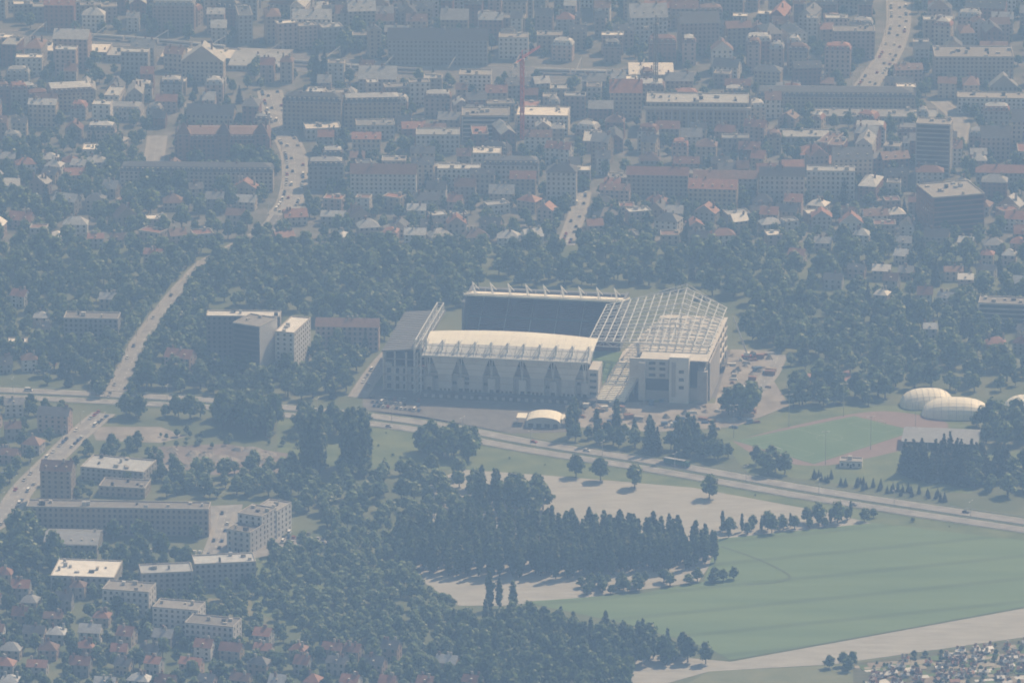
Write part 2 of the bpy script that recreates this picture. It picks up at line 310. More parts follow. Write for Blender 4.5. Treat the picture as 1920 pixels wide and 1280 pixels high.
def building(name,x,y,w,d,h,rot=0,roof='gable',wall=None,rm=None,floors=None,balc=False,band=False,rh=None,reg=True,front=None):
    wall=wall or random.choice(WALLS); rm=rm or random.choice(ROOFS)
    floors=floors or max(1,round(h/3.1)); mb=MB(); hw=w/2; gm=M['glass']
    c=math.cos(rot);s=math.sin(rot)
    top=h
    mb.poly([(-hw,0,0),(hw,0,0),(hw,0,top),(-hw,0,top)],front or wall);mb.poly([(hw,0,0),(hw,d,0),(hw,d,top),(hw,0,top)],wall)
    mb.poly([(hw,d,0),(-hw,d,0),(-hw,d,top),(hw,d,top)],wall);mb.poly([(-hw,d,0),(-hw,0,0),(-hw,0,top),(-hw,d,top)],wall)
    windows(mb,(-hw,0),(hw,0),h,floors,gm,(0,-1),band=band,ww=1.4)
    if not front: windows(mb,(hw,0),(hw,d),h,floors,gm,(1,0),sp=4)
    windows(mb,(-hw,d),(-hw,0),h,floors,gm,(-1,0),sp=4);windows(mb,(hw,d),(-hw,d),h,floors,gm,(0,1))
    if not band: mb.poly([(-.6,-.09,0),(.6,-.09,0),(.6,-.09,2.2),(-.6,-.09,2.2)],M['dark'])
    if balc:
        fh=h/floors
        for f in range(1,floors):
            n=max(1,int(w/9))
            for i in range(n):
                cx=-hw+(i+.5)*w/n
                mb.box(cx-2.2,cx+2.2,-1.4,-.1,f*fh,f*fh+.2,M['trim']); mb.box(cx-2.2,cx+2.2,-1.45,-1.37,f*fh+.2,f*fh+1.1,wall)
    o=0.5
    if roof=='flat':
        mb.poly([(-hw,0,h-.02),(hw,0,h-.02),(hw,d,h-.02),(-hw,d,h-.02)],rm)
        t=.35;ph=.7
        mb.box(-hw-.05,hw+.05,-.05,t,h+.01,h+ph,M['trim']);mb.box(-hw-.05,hw+.05,d-t,d+.05,h+.01,h+ph,M['trim'])
        mb.box(-hw-.05,-hw+t,t+.02,d-t-.02,h+.01,h+ph,M['trim']);mb.box(hw-t,hw+.05,t+.02,d-t-.02,h+.01,h+ph,M['trim'])
        for i in range(int(w*d/140)+1):
            if w<6 or d<6: break
            bx=U(-hw+2,hw-3);by=U(2,d-3);mb.box(bx,bx+U(1,3),by,by+U(1,2.4),h,h+U(.8,2.6),random.choice([M['concrete'],M['rail'],M['trim'],M['dark']]))
    elif roof=='gable':
        rh=rh or d*U(.28,.42)
        mb.poly([(-hw-o,-o,h-.3),(hw+o,-o,h-.3),(hw+o,d/2,h+rh),(-hw-o,d/2,h+rh)],rm);mb.poly([(hw+o,d+o,h-.3),(-hw-o,d+o,h-.3),(-hw-o,d/2,h+rh),(hw+o,d/2,h+rh)],rm)
        mb.poly([(hw,0,h),(hw,d,h),(hw,d/2,h+rh-.15)],wall);mb.poly([(-hw,d,h),(-hw,0,h),(-hw,d/2,h+rh-.15)],wall)
    elif roof=='hip':
        rh=rh or min(w,d)*U(.3,.42); k=max(0.2,hw-d/2) if w>d else 0.2
        mb.poly([(-hw-o,-o,h-.2),(hw+o,-o,h-.2),(k,d/2,h+rh),(-k,d/2,h+rh)],rm);mb.poly([(hw+o,d+o,h-.2),(-hw-o,d+o,h-.2),(-k,d/2,h+rh),(k,d/2,h+rh)],rm)
        mb.poly([(hw+o,-o,h-.2),(hw+o,d+o,h-.2),(k,d/2,h+rh)],rm);mb.poly([(-hw-o,d+o,h-.2),(-hw-o,-o,h-.2),(-k,d/2,h+rh)],rm)
    elif roof=='cross':
        # gable turned to the street
        rh=rh or w*U(.3,.45)
        mb.poly([(-hw-o,-o,h-.3),(0,-o,h+rh),(0,d+o,h+rh),(-hw-o,d+o,h-.3)],rm);mb.poly([(0,-o,h+rh),(hw+o,-o,h-.3),(hw+o,d+o,h-.3),(0,d+o,h+rh)],rm)
        mb.poly([(-hw,0,h),(hw,0,h),(0,0,h+rh-.2)],wall);mb.poly([(hw,d,h),(-hw,d,h),(0,d,h+rh-.2)],wall)
    elif roof=='mansard':
        rh=4.2;i1=1.3
        A=[(-hw-.3,-.3,h),(hw+.3,-.3,h),(hw+.3,d+.3,h),(-hw-.3,d+.3,h)];Bq=[(-hw+i1,i1,h+3),(hw-i1,i1,h+3),(hw-i1,d-i1,h+3),(-hw+i1,d-i1,h+3)]
        k=max(.2,hw-d/2)
        mb.hexa(A,Bq,rm)
        zt=h+3.02
        C=[(x_,y_,zt) for x_,y_,_ in Bq]
        r2=ROOFS[3] if R()<.5 else rm
        mb.poly([C[0],C[1],(k,d/2,h+5),(-k,d/2,h+5)],r2);mb.poly([C[2],C[3],(-k,d/2,h+5),(k,d/2,h+5)],r2)
        mb.poly([C[1],C[2],(k,d/2,h+5)],r2);mb.poly([C[3],C[0],(-k,d/2,h+5)],r2)
        n=int(w/3.4)
        for i in range(n):
            cx=-hw+(i+.5)*w/n
            mb.box(cx-.7,cx+.7,-.05,1.4,h+.3,h+2.4,M['trim']);mb.poly([(cx-.45,-.1,h+.6),(cx+.45,-.1,h+.6),(cx+.45,-.1,h+2.0),(cx-.45,-.1,h+2.0)],gm)
    if roof!='flat':
        if roof!='cross': mb.box(-hw-.25,hw+.25,-.25,-.02,h-.65,h-.35,M['trim'])
        rz=h+(rh or 3)
        for i in range(random.choice((1,2,2,3))):
            cx=U(-hw*.85,hw*.85); cyy=d/2+U(-1.5,1.5); mb.box(cx-.6,cx+.6,cyy-.35,cyy+.35,h+.5,rz+1.5,random.choice([M['brown'],M['trim']]))
        if roof in('gable',) and R()<.5:
            n=max(1,int(w/6))
            for i in range(n):
                cx=-hw+(i+.5)*w/n; yy=d*.2; zz=h+rh*.4*.9
                mb.box(cx-.5,cx+.5,yy-.9,yy+.6,zz-1.2,zz+.5,M['trim'])
    ob=mb.obj(name,(x,y,0),rot)
    if reg: occ(x-s*d/2,y+c*d/2,hw,d/2,rot)
    return ob
W=dict(cream=WALLS[0],pink=WALLS[1],grey=WALLS[2],stone=WALLS[3],white=WALLS[4],brick=WALLS[5],dark=M['dark'])
RR=dict(red=ROOFS[0],brown=ROOFS[1],slate=ROOFS[2],zinc=ROOFS[3],gravel=ROOFS[4],white=ROOFS[5])
def B(name,u0,u1,v,hpx,d,roof,wall,rm,rot=0,**k):
    x,y=G((u0+u1)/2,v); p=ppm(v); dep=math.atan2(CAM.z,y-CAM.y)
    return building(name,x,y,(u1-u0)/p/max(.5,math.cos(math.radians(rot))),d,hpx/p/math.cos(dep),math.radians(rot),roof,W[wall],RR[rm],**k)
L=[
('long_hall',727,914,124,48,18,'gable','grey','slate',-2,{}),('apartment_building',935,990,112,40,14,'flat','white','gravel',-2,{}),
('columned_hall',1212,1403,250,56,26,'flat','stone','zinc',-2,{}),('brick_palace',328,506,305,44,26,'mansard','brick','brown',0,{}),
('tower_block',1716,1780,332,98,15,'flat','grey','gravel',-10,dict(band=True)),('office_slab',1748,1846,440,72,34,'flat','brick','gravel',16,dict(band=True)),
('apartment_building',530,640,245,55,14,'mansard','stone','slate',-6,{}),('apartment_building',645,752,240,48,14,'mansard','stone','slate',4,{}),
('modern_apartment_block',866,955,264,46,22,'flat','white','gravel',0,dict(band=True)),('modern_apartment_block',780,862,288,34,18,'flat','white','zinc',0,{}),
('modern_apartment_block',968,1065,256,38,24,'flat','white','white',-4,{}),('modern_apartment_block',668,740,262,26,16,'flat','white','zinc',3,{}),
('modern_apartment_block',574,640,262,20,16,'flat','white','white',8,{}),
('apartment_building',578,645,356,44,13,'mansard','grey','slate',0,{}),('apartment_building',657,780,374,48,13,'gable','white','brown',-2,dict(balc=True)),
('apartment_building',820,900,352,34,13,'flat','white','zinc',-2,{}),('apartment_building',905,1010,346,36,12,'mansard','grey','slate',-2,{}),
('apartment_building',1024,1080,385,62,13,'hip','white','slate',-4,{}),('apartment_building',1175,1290,368,40,12,'gable','cream','red',-4,dict(balc=True)),
('apartment_building',1300,1420,376,42,12,'gable','grey','brown',-3,{}),('apartment_building',1424,1508,384,54,13,'gable','white','slate',-3,dict(balc=True)),
('apartment_building',1512,1602,374,52,13,'flat','white','zinc',-3,dict(balc=True)),('apartment_building',1830,1960,350,26,12,'hip','grey','red',-4,{}),
('train_shed',55,200,112,14,26,'flat','grey','white',-6,{}),('train_shed',200,272,118,12,26,'flat','grey','zinc',-6,{}),('train_shed',300,445,122,12,28,'flat','grey','white',-6,{}),
('warehouse',428,528,134,10,50,'gable','grey','zinc',-8,dict(rh=3)),('warehouse',1180,1262,152,12,34,'gable','grey','white',0,dict(rh=3)),
('warehouse',1440,1560,270,12,20,'flat','grey','zinc',0,{}),
('long_stone_building',1420,1715,212,30,20,'mansard','stone','slate',-2,{}),('long_stone_building',1520,1758,232,12,22,'flat','stone','zinc',-2,{}),
('apartment_building',1752,1900,160,52,30,'flat','cream','gravel',0,{}),('apartment_building',1562,1640,112,52,16,'flat','pink','gravel',0,{}),
('apartment_building',1795,1930,215,30,16,'flat','white','gravel',-4,{}),
('school_building',225,512,360,38,14,'mansard','cream','slate',-2,{}),('warehouse',155,195,300,18,16,'flat','white','white',0,{}),
('apartment_slab',388,526,690,96,12,'flat','grey','white',-2,dict(front=mat('slab_dark_front',(0.15,0.155,0.15),(0.11,0.115,0.11)))),('tower_block',437,488,708,98,22,'flat','white','gravel',-28,dict(band=True,front=M['dark'])),  # tower's dark front and white sides paint shade and sunlight; slab front darker
('white_apartment_building',516,552,702,78,34,'flat','white','white',-16,{}),('apartment_building',592,710,658,46,12,'gable','pink','brown',-3,{}),
('brick_house',308,356,712,42,12,'gable','pink','red',-20,{}),('apartment_building',120,222,650,52,14,'flat','grey','gravel',-4,dict(balc=True)),('house',15,50,665,22,10,'flat','white','white',0,{}),
('modern_house',1834,1945,615,44,16,'flat','white','gravel',-8,dict(band=True)),
('house',70,128,812,34,12,'gable','pink','slate',-10,{}),('tall_house',76,134,944,62,14,'gable','cream','brown',-8,{}),
('workshop',150,270,905,24,24,'flat','grey','zinc',-16,{}),('workshop',185,272,932,18,16,'flat','cream','gravel',-10,{}),
('apartment_slab',50,392,1003,50,13,'flat','cream','gravel',-3,{}),('warehouse',82,182,1048,28,28,'gable','grey','zinc',-4,dict(rh=3)),
('terraced_apartment_block',425,470,1036,40,20,'flat','white','gravel',-26,dict(balc=True)),('terraced_apartment_block',446,492,1022,56,18,'flat','white','gravel',-26,dict(balc=True)),('terraced_apartment_block',478,520,1006,50,18,'flat','white','gravel',-26,dict(balc=True)),
('modern_apartment_block',266,362,1120,46,16,'flat','grey','zinc',8,dict(balc=True)),('modern_apartment_block',366,480,1102,46,16,'flat','grey','zinc',8,dict(balc=True)),
('modern_apartment_block',192,280,1152,44,16,'flat','white','gravel',-12,dict(balc=True)),('modern_apartment_block',95,215,1112,30,30,'flat','grey','white',-6,dict()),
('modern_apartment_block',286,372,1188,46,15,'flat','white','gravel',-14,dict(balc=True)),('modern_apartment_block',346,438,1214,42,15,'flat','white','gravel',-16,dict(balc=True)),
('pavilion',1574,1616,877,11,8,'flat','white','gravel',-6,{}),
]
for n,u0,u1,v,hp,d,rf,wl,rm,rot,k in L: B(n,u0,u1,v,hp,d,rf,wl,rm,rot,**k)
x,y=G(1307,250)
mb=MB()
for i in range(13): mb.box(-35+i*5.8-.6,-35+i*5.8+.6,-2.2,-1.0,0,17,M['trim'])
mb.box(-37,37,-2.6,-.7,17.02,19,M['trim']); mb.obj('colonnade',(x,y,0),math.radians(-2))
for u in (345,490,420):
    x,y=G(u,306); building('palace_tower',x,y-2,9,9,21,0,'hip',W['brick'],RR['brown'],rh=7,reg=False)
x,y=G(1762,842)
mb=MB();mb.box(-20,20,0,18,0,4.5,M['dark'])
mb.hexa([(-23,-3,4.6),(23,-3,4.6),(23,20,6.6),(-23,20,6.6)],[(-23,-3,5.0),(23,-3,5.0),(23,20,7.0),(-23,20,7.0)],ROOFS[3])
for i in range(7): mb.box(-21+i*7-.2,-21+i*7+.2,-2.6,-2.2,0,4.6,M['concrete'])
mb.obj('sports_grandstand',(x,y,0),math.radians(-8));occ(x,y+9,24,12,0)
YARD=[]
def filler():
    yk=G(960,462)[1]; k=0; yend=G(960,-90)[1]
    while yk<yend:
        x=-470
        while x<470:
            slope=-0.06+0.05*math.sin(k*.9)
            Y=yk+slope*x+9*math.sin(x/130+k*.7)
            u,v=P(x,Y)
            villa=v>392 or (u<520 and v>285) 
            if villa:
                w=U(9,16);d=U(9,12);h=U(5.5,9.5);pr=.72 if u>520 else .5
                if R()<pr:
                    cx=x+w/2;Y+=U(-4,4);ro=math.atan(slope)+U(-.45,.45)
                    if not any(hit(cx+a,Y+b,1.5) for a in (-w/2,0,w/2) for b in (0,d/2,d)):
                        building('villa',cx,Y,w,d,h,ro,random.choice(['hip','hip','gable','gable','cross','flat']),random.choice(WALLS[:5]),random.choice([ROOFS[0],ROOFS[0],ROOFS[1],ROOFS[2],ROOFS[2],ROOFS[3],ROOFS[3],ROOFS[5]]))
                        if R()<.8: YARD.append((cx,Y-6,w*.5,7,0))
                x+=w+U(2,9)
            else:
                n=random.randint(2,6);h0=U(8,15.5)+(4 if v<160 else 0);st=random.choice(['gable','gable','mansard','mixed','mixed','mixed','flat']);ro=math.atan(slope)+random.choice((0,0,U(-.3,.3)))
                if R()<.2:
                    for i in range(random.choice((1,2,2))):
                        w=U(10,12);d=U(18,28);cx=x+w/2;ro2=ro+U(-.15,.15)
                        if not any(hit(cx+a,Y+b,1) for a in (-w/2,0,w/2) for b in (0,d/2,d)):
                            building('town_house',cx,Y,w,d,h0+U(-2,2),ro2,random.choice(['hip','cross','cross','flat']),random.choice(WALLS),random.choice(ROOFS[:4]))
                        x+=w+U(5,10)
                    continue
                for i in range(n):
                    w=U(8,20);h=h0+U(-3,3);d=U(9.5,12.5)
                    if R()<.07: w=U(18,34); d=U(14,20);h+=U(0,6)
                    cx=x+w/2;Yb=yk+slope*cx+9*math.sin(x/130+k*.7)+U(-.8,.8)
                    if R()<.92 and not any(hit(cx+a,Yb+b,.6) for a in (-w/2+.5,0,w/2-.5) for b in (0,d/2,d)):
                        rf=st if st!='mixed' else random.choice(['gable','gable','hip','cross','flat','mansard'])
                        if rf=='flat': rm=random.choice([ROOFS[3],ROOFS[4],ROOFS[4],ROOFS[5]]); wl=random.choice(WALLS[:5])
                        else: rm=random.choice([ROOFS[0],ROOFS[0],ROOFS[1],ROOFS[1],ROOFS[2],ROOFS[2],ROOFS[3],ROOFS[3]]); wl=random.choice([WALLS[0],WALLS[1],WALLS[1],WALLS[2],WALLS[3],WALLS[4],WALLS[5]])
                        building('town_house' if w<13 else 'apartment_building',cx,Yb,w-.2,d,h,ro,rf,wl,rm,balc=(rf=='flat' and R()<.5))
                    x+=w
                    if R()<.15: x+=U(3,8)
                x+=U(5,12)
        v=P(0,yk)[1]
        yk+= (U(15,19) if k%2==0 else U(23,33)) if v<392 else U(20,26)
        k+=1
filler()
def houses(poly,step,names='house',rot0=-.15,pr=.7,hh=(5.5,8),terr=False,yard=7):
    pw=[G(*p) for p in poly];xs=[p[0] for p in pw];ys=[p[1] for p in pw]
    y=min(ys)
    while y<max(ys):
        x=min(xs)
        while x<max(xs):
            w=U(8,12);d=U(8,10)
            if inpoly(x,y,pw) and R()<pr and not any(hit(x+a,y+b,1) for a in (-w/2,0,w/2) for b in (0,d)):
                building(names,x,y+(U(-.6,.6) if terr else U(-4,4)),w,d,U(*hh),rot0+(U(-.04,.04) if terr else U(-.3,.3)),random.choice(['gable','gable','hip']),random.choice(WALLS[:5]),random.choice([ROOFS[0],ROOFS[1],ROOFS[2],ROOFS[3],ROOFS[5]] if not terr else [ROOFS[0],ROOFS[0],ROOFS[0],ROOFS[1],ROOFS[2],ROOFS[3]]))
                YARD.append((x,y-yard,w*.5,yard,0))
            x+=w+(0.3 if (terr and R()<.85) else U(2,9))
        y+=step*U(.85,1.2)
houses([(-60,1090),(110,1100),(200,1160),(250,1200),(200,1300),(-60,1300)],25,'terraced_house',terr=True,pr=.72,yard=5)
houses([(200,1200),(430,1210),(620,1215),(880,1262),(900,1330),(200,1330)],25,'terraced_house',rot0=-.3,terr=True,pr=.75,yard=5)
houses([(-60,745),(60,760),(60,880),(-60,960)],22,'house',pr=.6)
houses([(1400,455),(1960,455),(1960,600),(1650,580),(1480,520)],28,'villa',pr=.48,yard=12)
houses([(0,555),(230,560),(120,700),(0,700)],34,'villa',pr=.4,yard=12)
houses([(-60,455),(480,455),(400,480),(200,520),(-60,500)],34,'villa',pr=.3,yard=9)
houses([(1700,620),(1990,640),(1990,700),(1760,690)],34,'villa',pr=.3,yard=12)
for q in YARD: occ(*q)
for i in range(120):
    u=U(1630,1985);v=U(1195,1295)
    if v<1252-(u-1600)*.14: continue
    x,y=G(u,v); building('garden_shed',x,y,U(2.5,5),U(2.2,3.5),U(1.9,2.4),U(-.5,.5),'gable',random.choice([WALLS[4],M['brown'],WALLS[0]]),random.choice([ROOFS[3],ROOFS[5],ROOFS[0]]),rh=.8)
# ---- stadium
SX,SY=G(950,746); SR=math.radians(-9)
st=empty('football_stadium',(SX,SY,0),SR)
def part(mb,n,**k): return mb.obj(n,parent=st,**k)
RW=mat('stadium_roof_white',(0.84,0.82,0.73),(0.76,0.74,0.66),0.05,0.5)
RG=mat('stadium_roof_translucent',(0.50,0.52,0.53),(0.42,0.44,0.45),0.1,0.5)
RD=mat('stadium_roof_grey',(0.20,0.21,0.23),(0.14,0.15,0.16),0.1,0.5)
SEAT=mat('maroon_seats',(0.15,0.065,0.07),(0.11,0.05,0.055),0.3)
STEEL=mat('white_steel',(0.66,0.68,0.68),(0.54,0.56,0.57),0.5,0.45,0.5)
SG=mat('stadium_wall_grey',(0.56,0.56,0.55),(0.46,0.46,0.45),0.1)
SG2=mat('stadium_panel_pale',(0.72,0.72,0.71),(0.64,0.64,0.63),0.1)
DK=mat('stadium_painted_shade',(0.05,0.05,0.055),(0.035,0.035,0.04),0.2)  # near-black colour stands in for shade inside the stand openings
mb=MB()
mb.box(-50,50,3,12,0,13,SG)
mb.box(-50,50,5,14,13.01,18,SG);mb.box(-50,50,7,14,18.01,25,M['dark'])  # upper box coloured dark to paint the open gallery's shade
mb.box(-51,51,1.5,3.0,12.2,13.4,M['trim'])
for i in range(26):
    x=-48+i*3.84
    for z in (2.2,6.4,9.4):
        if R()<.3: mb.box(x-1.2,x+1.2,2.8,2.97,z,z+1.8,M['dark'])
for i in range(21): mb.box(-50+i*5-.15,-50+i*5+.15,2.6,2.79,0,12.1,M['concrete'])
for cx in (-38,-19,0,19,38):
    mb.hexa([(cx-4.2,-.6,13.6),(cx+4.2,-.6,13.6),(cx+4.2,1.4,13.6),(cx-4.2,1.4,13.6)],[(cx-8.2,-1.6,24.4),(cx+8.2,-1.6,24.4),(cx+8.2,-.6,24.4),(cx-8.2,-.6,24.4)],SG2)
    mb.box(cx-4.2,cx+4.2,-.5,1.4,0,13.5,SG)
    for q in(-2.6,0,2.6): mb.box(cx+q-.7,cx+q+.7,-.62,-.51,.5,4.5,M['dark'])
    for z in (4.9,9): mb.box(cx-4.2,cx+4.2,-.66,-.51,z,z+.25,M['concrete'])
    for z in (17,21): 
        ww=4+(z-13.6)*.36; mb.box(cx-ww,cx+ww,-.85-(z-13.6)*.093,-.67-(z-13.6)*.093,z,z+.2,M['concrete'])
for cx in (-48,-28.5,-9.5,9.5,28.5,48):
    mb.box(cx-2.2,cx+2.2,1.0,2.5,0,11.5,SG2 if abs(cx)<20 else SG);mb.beam((cx,1,11),(cx-1,-2,26),.6,STEEL);mb.beam((cx,1,11),(cx+1,-2,26),.6,STEEL)
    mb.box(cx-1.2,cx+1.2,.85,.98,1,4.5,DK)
mb.box(-52,56,-7,-1,0,3.2,M['dark'])
for i in range(22): mb.box(-50+i*4.8,-48.0+i*4.8,-7.2,-7.02,.5,2.6,M['concrete'])
mb.box(50.1,56,2,20,0,20,SG)
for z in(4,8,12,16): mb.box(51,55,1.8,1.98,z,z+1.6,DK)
part(mb,'near_stand_facade')
mb=MB()
for i in range(12):
    mb.box(-50,50,14.02+i*1.6,14.02+(i+1)*1.6,0,22-i*1.7,SEAT)
part(mb,'near_stand_seats')
mb=MB();NA=22;prof=[(-3.5,26.3),(4,28.6),(10,30.2),(16,31.2),(23,31.9),(30,32.0)]
def rz(a,b,z): 
    t=a/52; return z+2.2*(1-t*t)*((b+3.5)/33.5)-0.8
for i in range(NA):
    a0=-52+104*i/NA;a1=-52+104*(i+1)/NA
    for j in range(len(prof)-1):
        (b0,z0),(b1,z1)=prof[j],prof[j+1]; mm=RG if j<2 else RW
        gp=0.15 if j<2 else 0.03
        mb.poly([(a0+gp,b0,rz(a0,b0,z0)),(a1-gp,b0,rz(a1,b0,z0)),(a1-gp,b1,rz(a1,b1,z1)),(a0+gp,b1,rz(a0,b1,z1))],mm)
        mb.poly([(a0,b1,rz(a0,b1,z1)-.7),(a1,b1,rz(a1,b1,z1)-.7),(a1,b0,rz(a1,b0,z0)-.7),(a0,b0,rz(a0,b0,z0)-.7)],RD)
    mb.poly([(a0,-3.5,rz(a0,-3.5,26.3)-.7),(a1,-3.5,rz(a1,-3.5,26.3)-.7),(a1,-3.5,rz(a1,-3.5,26.3)),(a0,-3.5,rz(a0,-3.5,26.3))],STEEL)
for sgn in(-52,52):
    for j in range(len(prof)-1):
        (b0,z0),(b1,z1)=prof[j],prof[j+1];mb.poly([(sgn,b0,rz(sgn,b0,z0)-.7),(sgn,b1,rz(sgn,b1,z1)-.7),(sgn,b1,rz(sgn,b1,z1)),(sgn,b0,rz(sgn,b0,z0))],STEEL)
part(mb,'near_stand_roof')
mb=MB()
for i in range(11):
    a=-50+i*10
    t=(a,3,34.0); 
    mb.beam((a,3,27),t,.7,STEEL);mb.beam(t,(a,-4,25.5),.55,STEEL);mb.beam(t,(a,13,31.6),.45,STEEL);mb.beam((a,-4,25.5),(a,14,30.9),.6,STEEL)
    mb.beam((a,-4,25.5),(a,0,19),.4,STEEL)
    if i<10:
        mb.beam(t,(a+5,-3.6,26.4),.35,STEEL);mb.beam((a+5,-3.6,26.4),(a+10,3,34),.35,STEEL)
mb.beam((-51,-4,26),(51,-4,26),.6,STEEL);mb.beam((-50,3,30.5),(50,3,30.5),.4,STEEL)
part(mb,'near_stand_masts')
mb=MB()
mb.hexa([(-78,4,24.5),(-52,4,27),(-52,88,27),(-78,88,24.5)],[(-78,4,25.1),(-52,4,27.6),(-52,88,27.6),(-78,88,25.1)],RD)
for i in range(22): 
    b=5+i*3.9; mb.beam((-78,b,25.3),(-52,b,27.8),.35,M['concrete'])
part(mb,'left_stand_roof')
mb=MB()
mb.box(-76,-72,6,86,0,17,SG);mb.box(-72,-50.1,6,9,0,15,SG);mb.box(-75.9,-50.1,9.01,14,0,11,M['concrete'])
for i in range(12):
    b=6+i*7; mb.box(-77.2,-76.02,b-.5,b+.5,0,24.6,M['concrete'])
for a in (-77,-70,-63,-56,-51): mb.box(a-.5,a+.5,4.8,5.9,0,24.8,M['concrete_new'])
for z in (5,10,15,20): mb.box(-77,-50.2,4.4,4.75,z,z+.5,M['concrete'])
for q in range(5):
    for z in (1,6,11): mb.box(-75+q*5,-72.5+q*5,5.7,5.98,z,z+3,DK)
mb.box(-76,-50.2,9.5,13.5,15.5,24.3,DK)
for i in range(10): mb.box(-72+i*2,-70+i*2,14.02,86,0,16-i*1.5,SEAT)
part(mb,'left_stand')
mb=MB()
for k in range(14):
    b=4+k*6.2
    for a in (-57,-53):
        z=28; mb.beam((a,b,z),(a,b,z+5),.4,STEEL)
        if k<13: mb.beam((a,b,z+(5 if k%2 else 0)),(a,b+6.2,z+(0 if k%2 else 5)),.35,STEEL);mb.beam((a,b,z+5),(a,b+6.2,z+5),.5,STEEL);mb.beam((a,b,z),(a,b+6.2,z),.5,STEEL)
    mb.beam((-57,b,33),(-53,b,33),.3,STEEL)
for a in (-57,-53):
    for b in (2.5,-1.5): mb.beam((a,b,0),(a,b,33),.5,STEEL)
for z in range(0,33,4):
    mb.beam((-57,-1.5,z),(-53,-1.5,z+4),.3,STEEL);mb.beam((-57,2.5,z),(-57,-1.5,z+4),.3,STEEL)
part(mb,'left_stand_truss')
mb=MB()
for i in range(26):
    mb.box(-44,53,106+i*1.4,107.4+i*1.4,0,2.5+i*.88,SEAT)
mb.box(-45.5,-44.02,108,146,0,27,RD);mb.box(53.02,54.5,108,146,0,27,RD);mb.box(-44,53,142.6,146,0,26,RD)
mb.box(-44,53,122.2,122.6,13.2,14.4,M['dark'])
for i in range(6): a=-36+i*16; mb.beam((a,106,3),(a,142,26),.5,M['concrete'])
part(mb,'far_stand')
mb=MB()
mb.hexa([(-46,116,28.6),(55,116,28.6),(55,147,22.4),(-46,147,22.4)],[(-46,116,29.8),(55,116,29.8),(55,147,23.2),(-46,147,23.2)],RW)
part(mb,'far_stand_roof')
mb=MB()
for i in range(9):
    a=-40+i*11.2; mb.beam((a,124,28),(a-1.5,124,36),.7,STEEL,.4);mb.beam((a-1.5,124,35.5),(a+2.5,116,30),.4,STEEL);mb.beam((a-1.5,124,35.5),(a,145,24),.4,STEEL)
mb.beam((-46,116,30.4),(55,116,30.4),.5,STEEL)
part(mb,'far_stand_masts')
mb=MB(); mb.poly([(-48,34,.15),(56,34,.15),(56,104,.15),(-48,104,.15)],PG); part(mb,'stadium_pitch')
mb=MB()
def zr(a,b):
    t=(b-30)/78.; tri=max(0,1-abs(a-96)/ (50 if a<96 else 28)); return 29.5+13*tri*max(0,t)**1.3
AS=[46+i*5.0 for i in range(16)];BS=[30+j*6.5 for j in range(13)]
for j,b in enumerate(BS):
    for i in range(len(AS)-1):
        a0,a1=AS[i],AS[i+1];z0,z1=zr(a0,b),zr(a1,b)
        mb.beam((a0,b,z0),(a1,b,z1),.6,STEEL)
        if j%2==0:
            mb.beam((a0,b,z0-3),(a1,b,z1-3),.45,STEEL);mb.beam((a0,b,z0-(3 if i%2 else 0)),(a1,b,z1-(0 if i%2 else 3)),.3,STEEL)
for i,a in enumerate(AS):
    for j in range(len(BS)-1):
        mb.beam((a,BS[j],zr(a,BS[j])+.3),(a,BS[j+1],zr(a,BS[j+1])+.3),.55,STEEL)
for b in (108,82,56):
    pk=(96,b,zr(96,b)+3);
    for a in (56,70,84,108,118): mb.beam(pk,(a,b,zr(a,b)),.25,STEEL)
    mb.beam((96,b,20),pk,.7,STEEL)
part(mb,'right_stand_steel_roof')
mb=MB();CN=M['concrete_new']
for z in (7,13.5,20,25.5): mb.box(80,122,12,106,z-.6,z,CN)
for i in range(6):
    for j in range(9): a=81+i*8;b=12.5+j*11.5; mb.box(a-.5,a+.5,b-.5,b+.5,0,24.9,CN)
mb.box(99,111,6,14,0,29,SG2);mb.box(80,84,8,12,0,24,CN);mb.box(116,122,8,11.9,0,20,M['concrete'])
mb.box(74,98,10.4,11.9,13.6,26,CN);mb.box(84,99,10.4,11.9,0,6,M['concrete']);mb.box(122.1,123,14,60,0,24,M['concrete']);mb.box(100.5,103,5.8,5.95,4,26,M['concrete'])
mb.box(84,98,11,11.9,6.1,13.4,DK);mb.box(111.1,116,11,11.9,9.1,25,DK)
for z in (15,19,22.5): mb.box(86,90,10.1,10.35,z,z+1.8,M['dark']);mb.box(92.5,96,10.1,10.35,z,z+1.8,M['dark'])
for z in (9,14,19): mb.box(105,108,5.8,5.95,z,z+2.0,M['dark'])
mb.box(111.02,116,9,12,0,9,M['concrete'])
part(mb,'right_stand_structure')
mb=MB()
for i in range(14):
    a=57+i*1.5; z=1.5+i*1.5
    for b0,b1 in ((40,56),(57.2,80),(81.2,104)): mb.box(a,a+1.5,b0,b1,max(0,z-2.4),z,CN)
for i in range(22):
    b=-1+i*1.7;z=2.5+i*.62;sh=i*.42
    mb.box(55+sh,73+sh,b,b+1.7,z-1.2,z,RW)
    if i%5==4: mb.box(56.5+sh,57.5+sh,b+.2,b+1.2,0,z-1.21,CN);mb.box(71.5+sh,72.5+sh,b+.2,b+1.2,0,z-1.21,CN)
for q in (55,61,67,73): mb.beam((q,-1,3.2),(q+9,36,16.6),.4,M['concrete'])
part(mb,'right_stand_terrace')
c,s=math.cos(SR),math.sin(SR)
for i in range(9):
    for j in range(7):
        a=-80+(i+.5)*205/9;b=-8+(j+.5)*158/7;occ(SX+a*c-b*s,SY+a*s+b*c,12,12,SR)
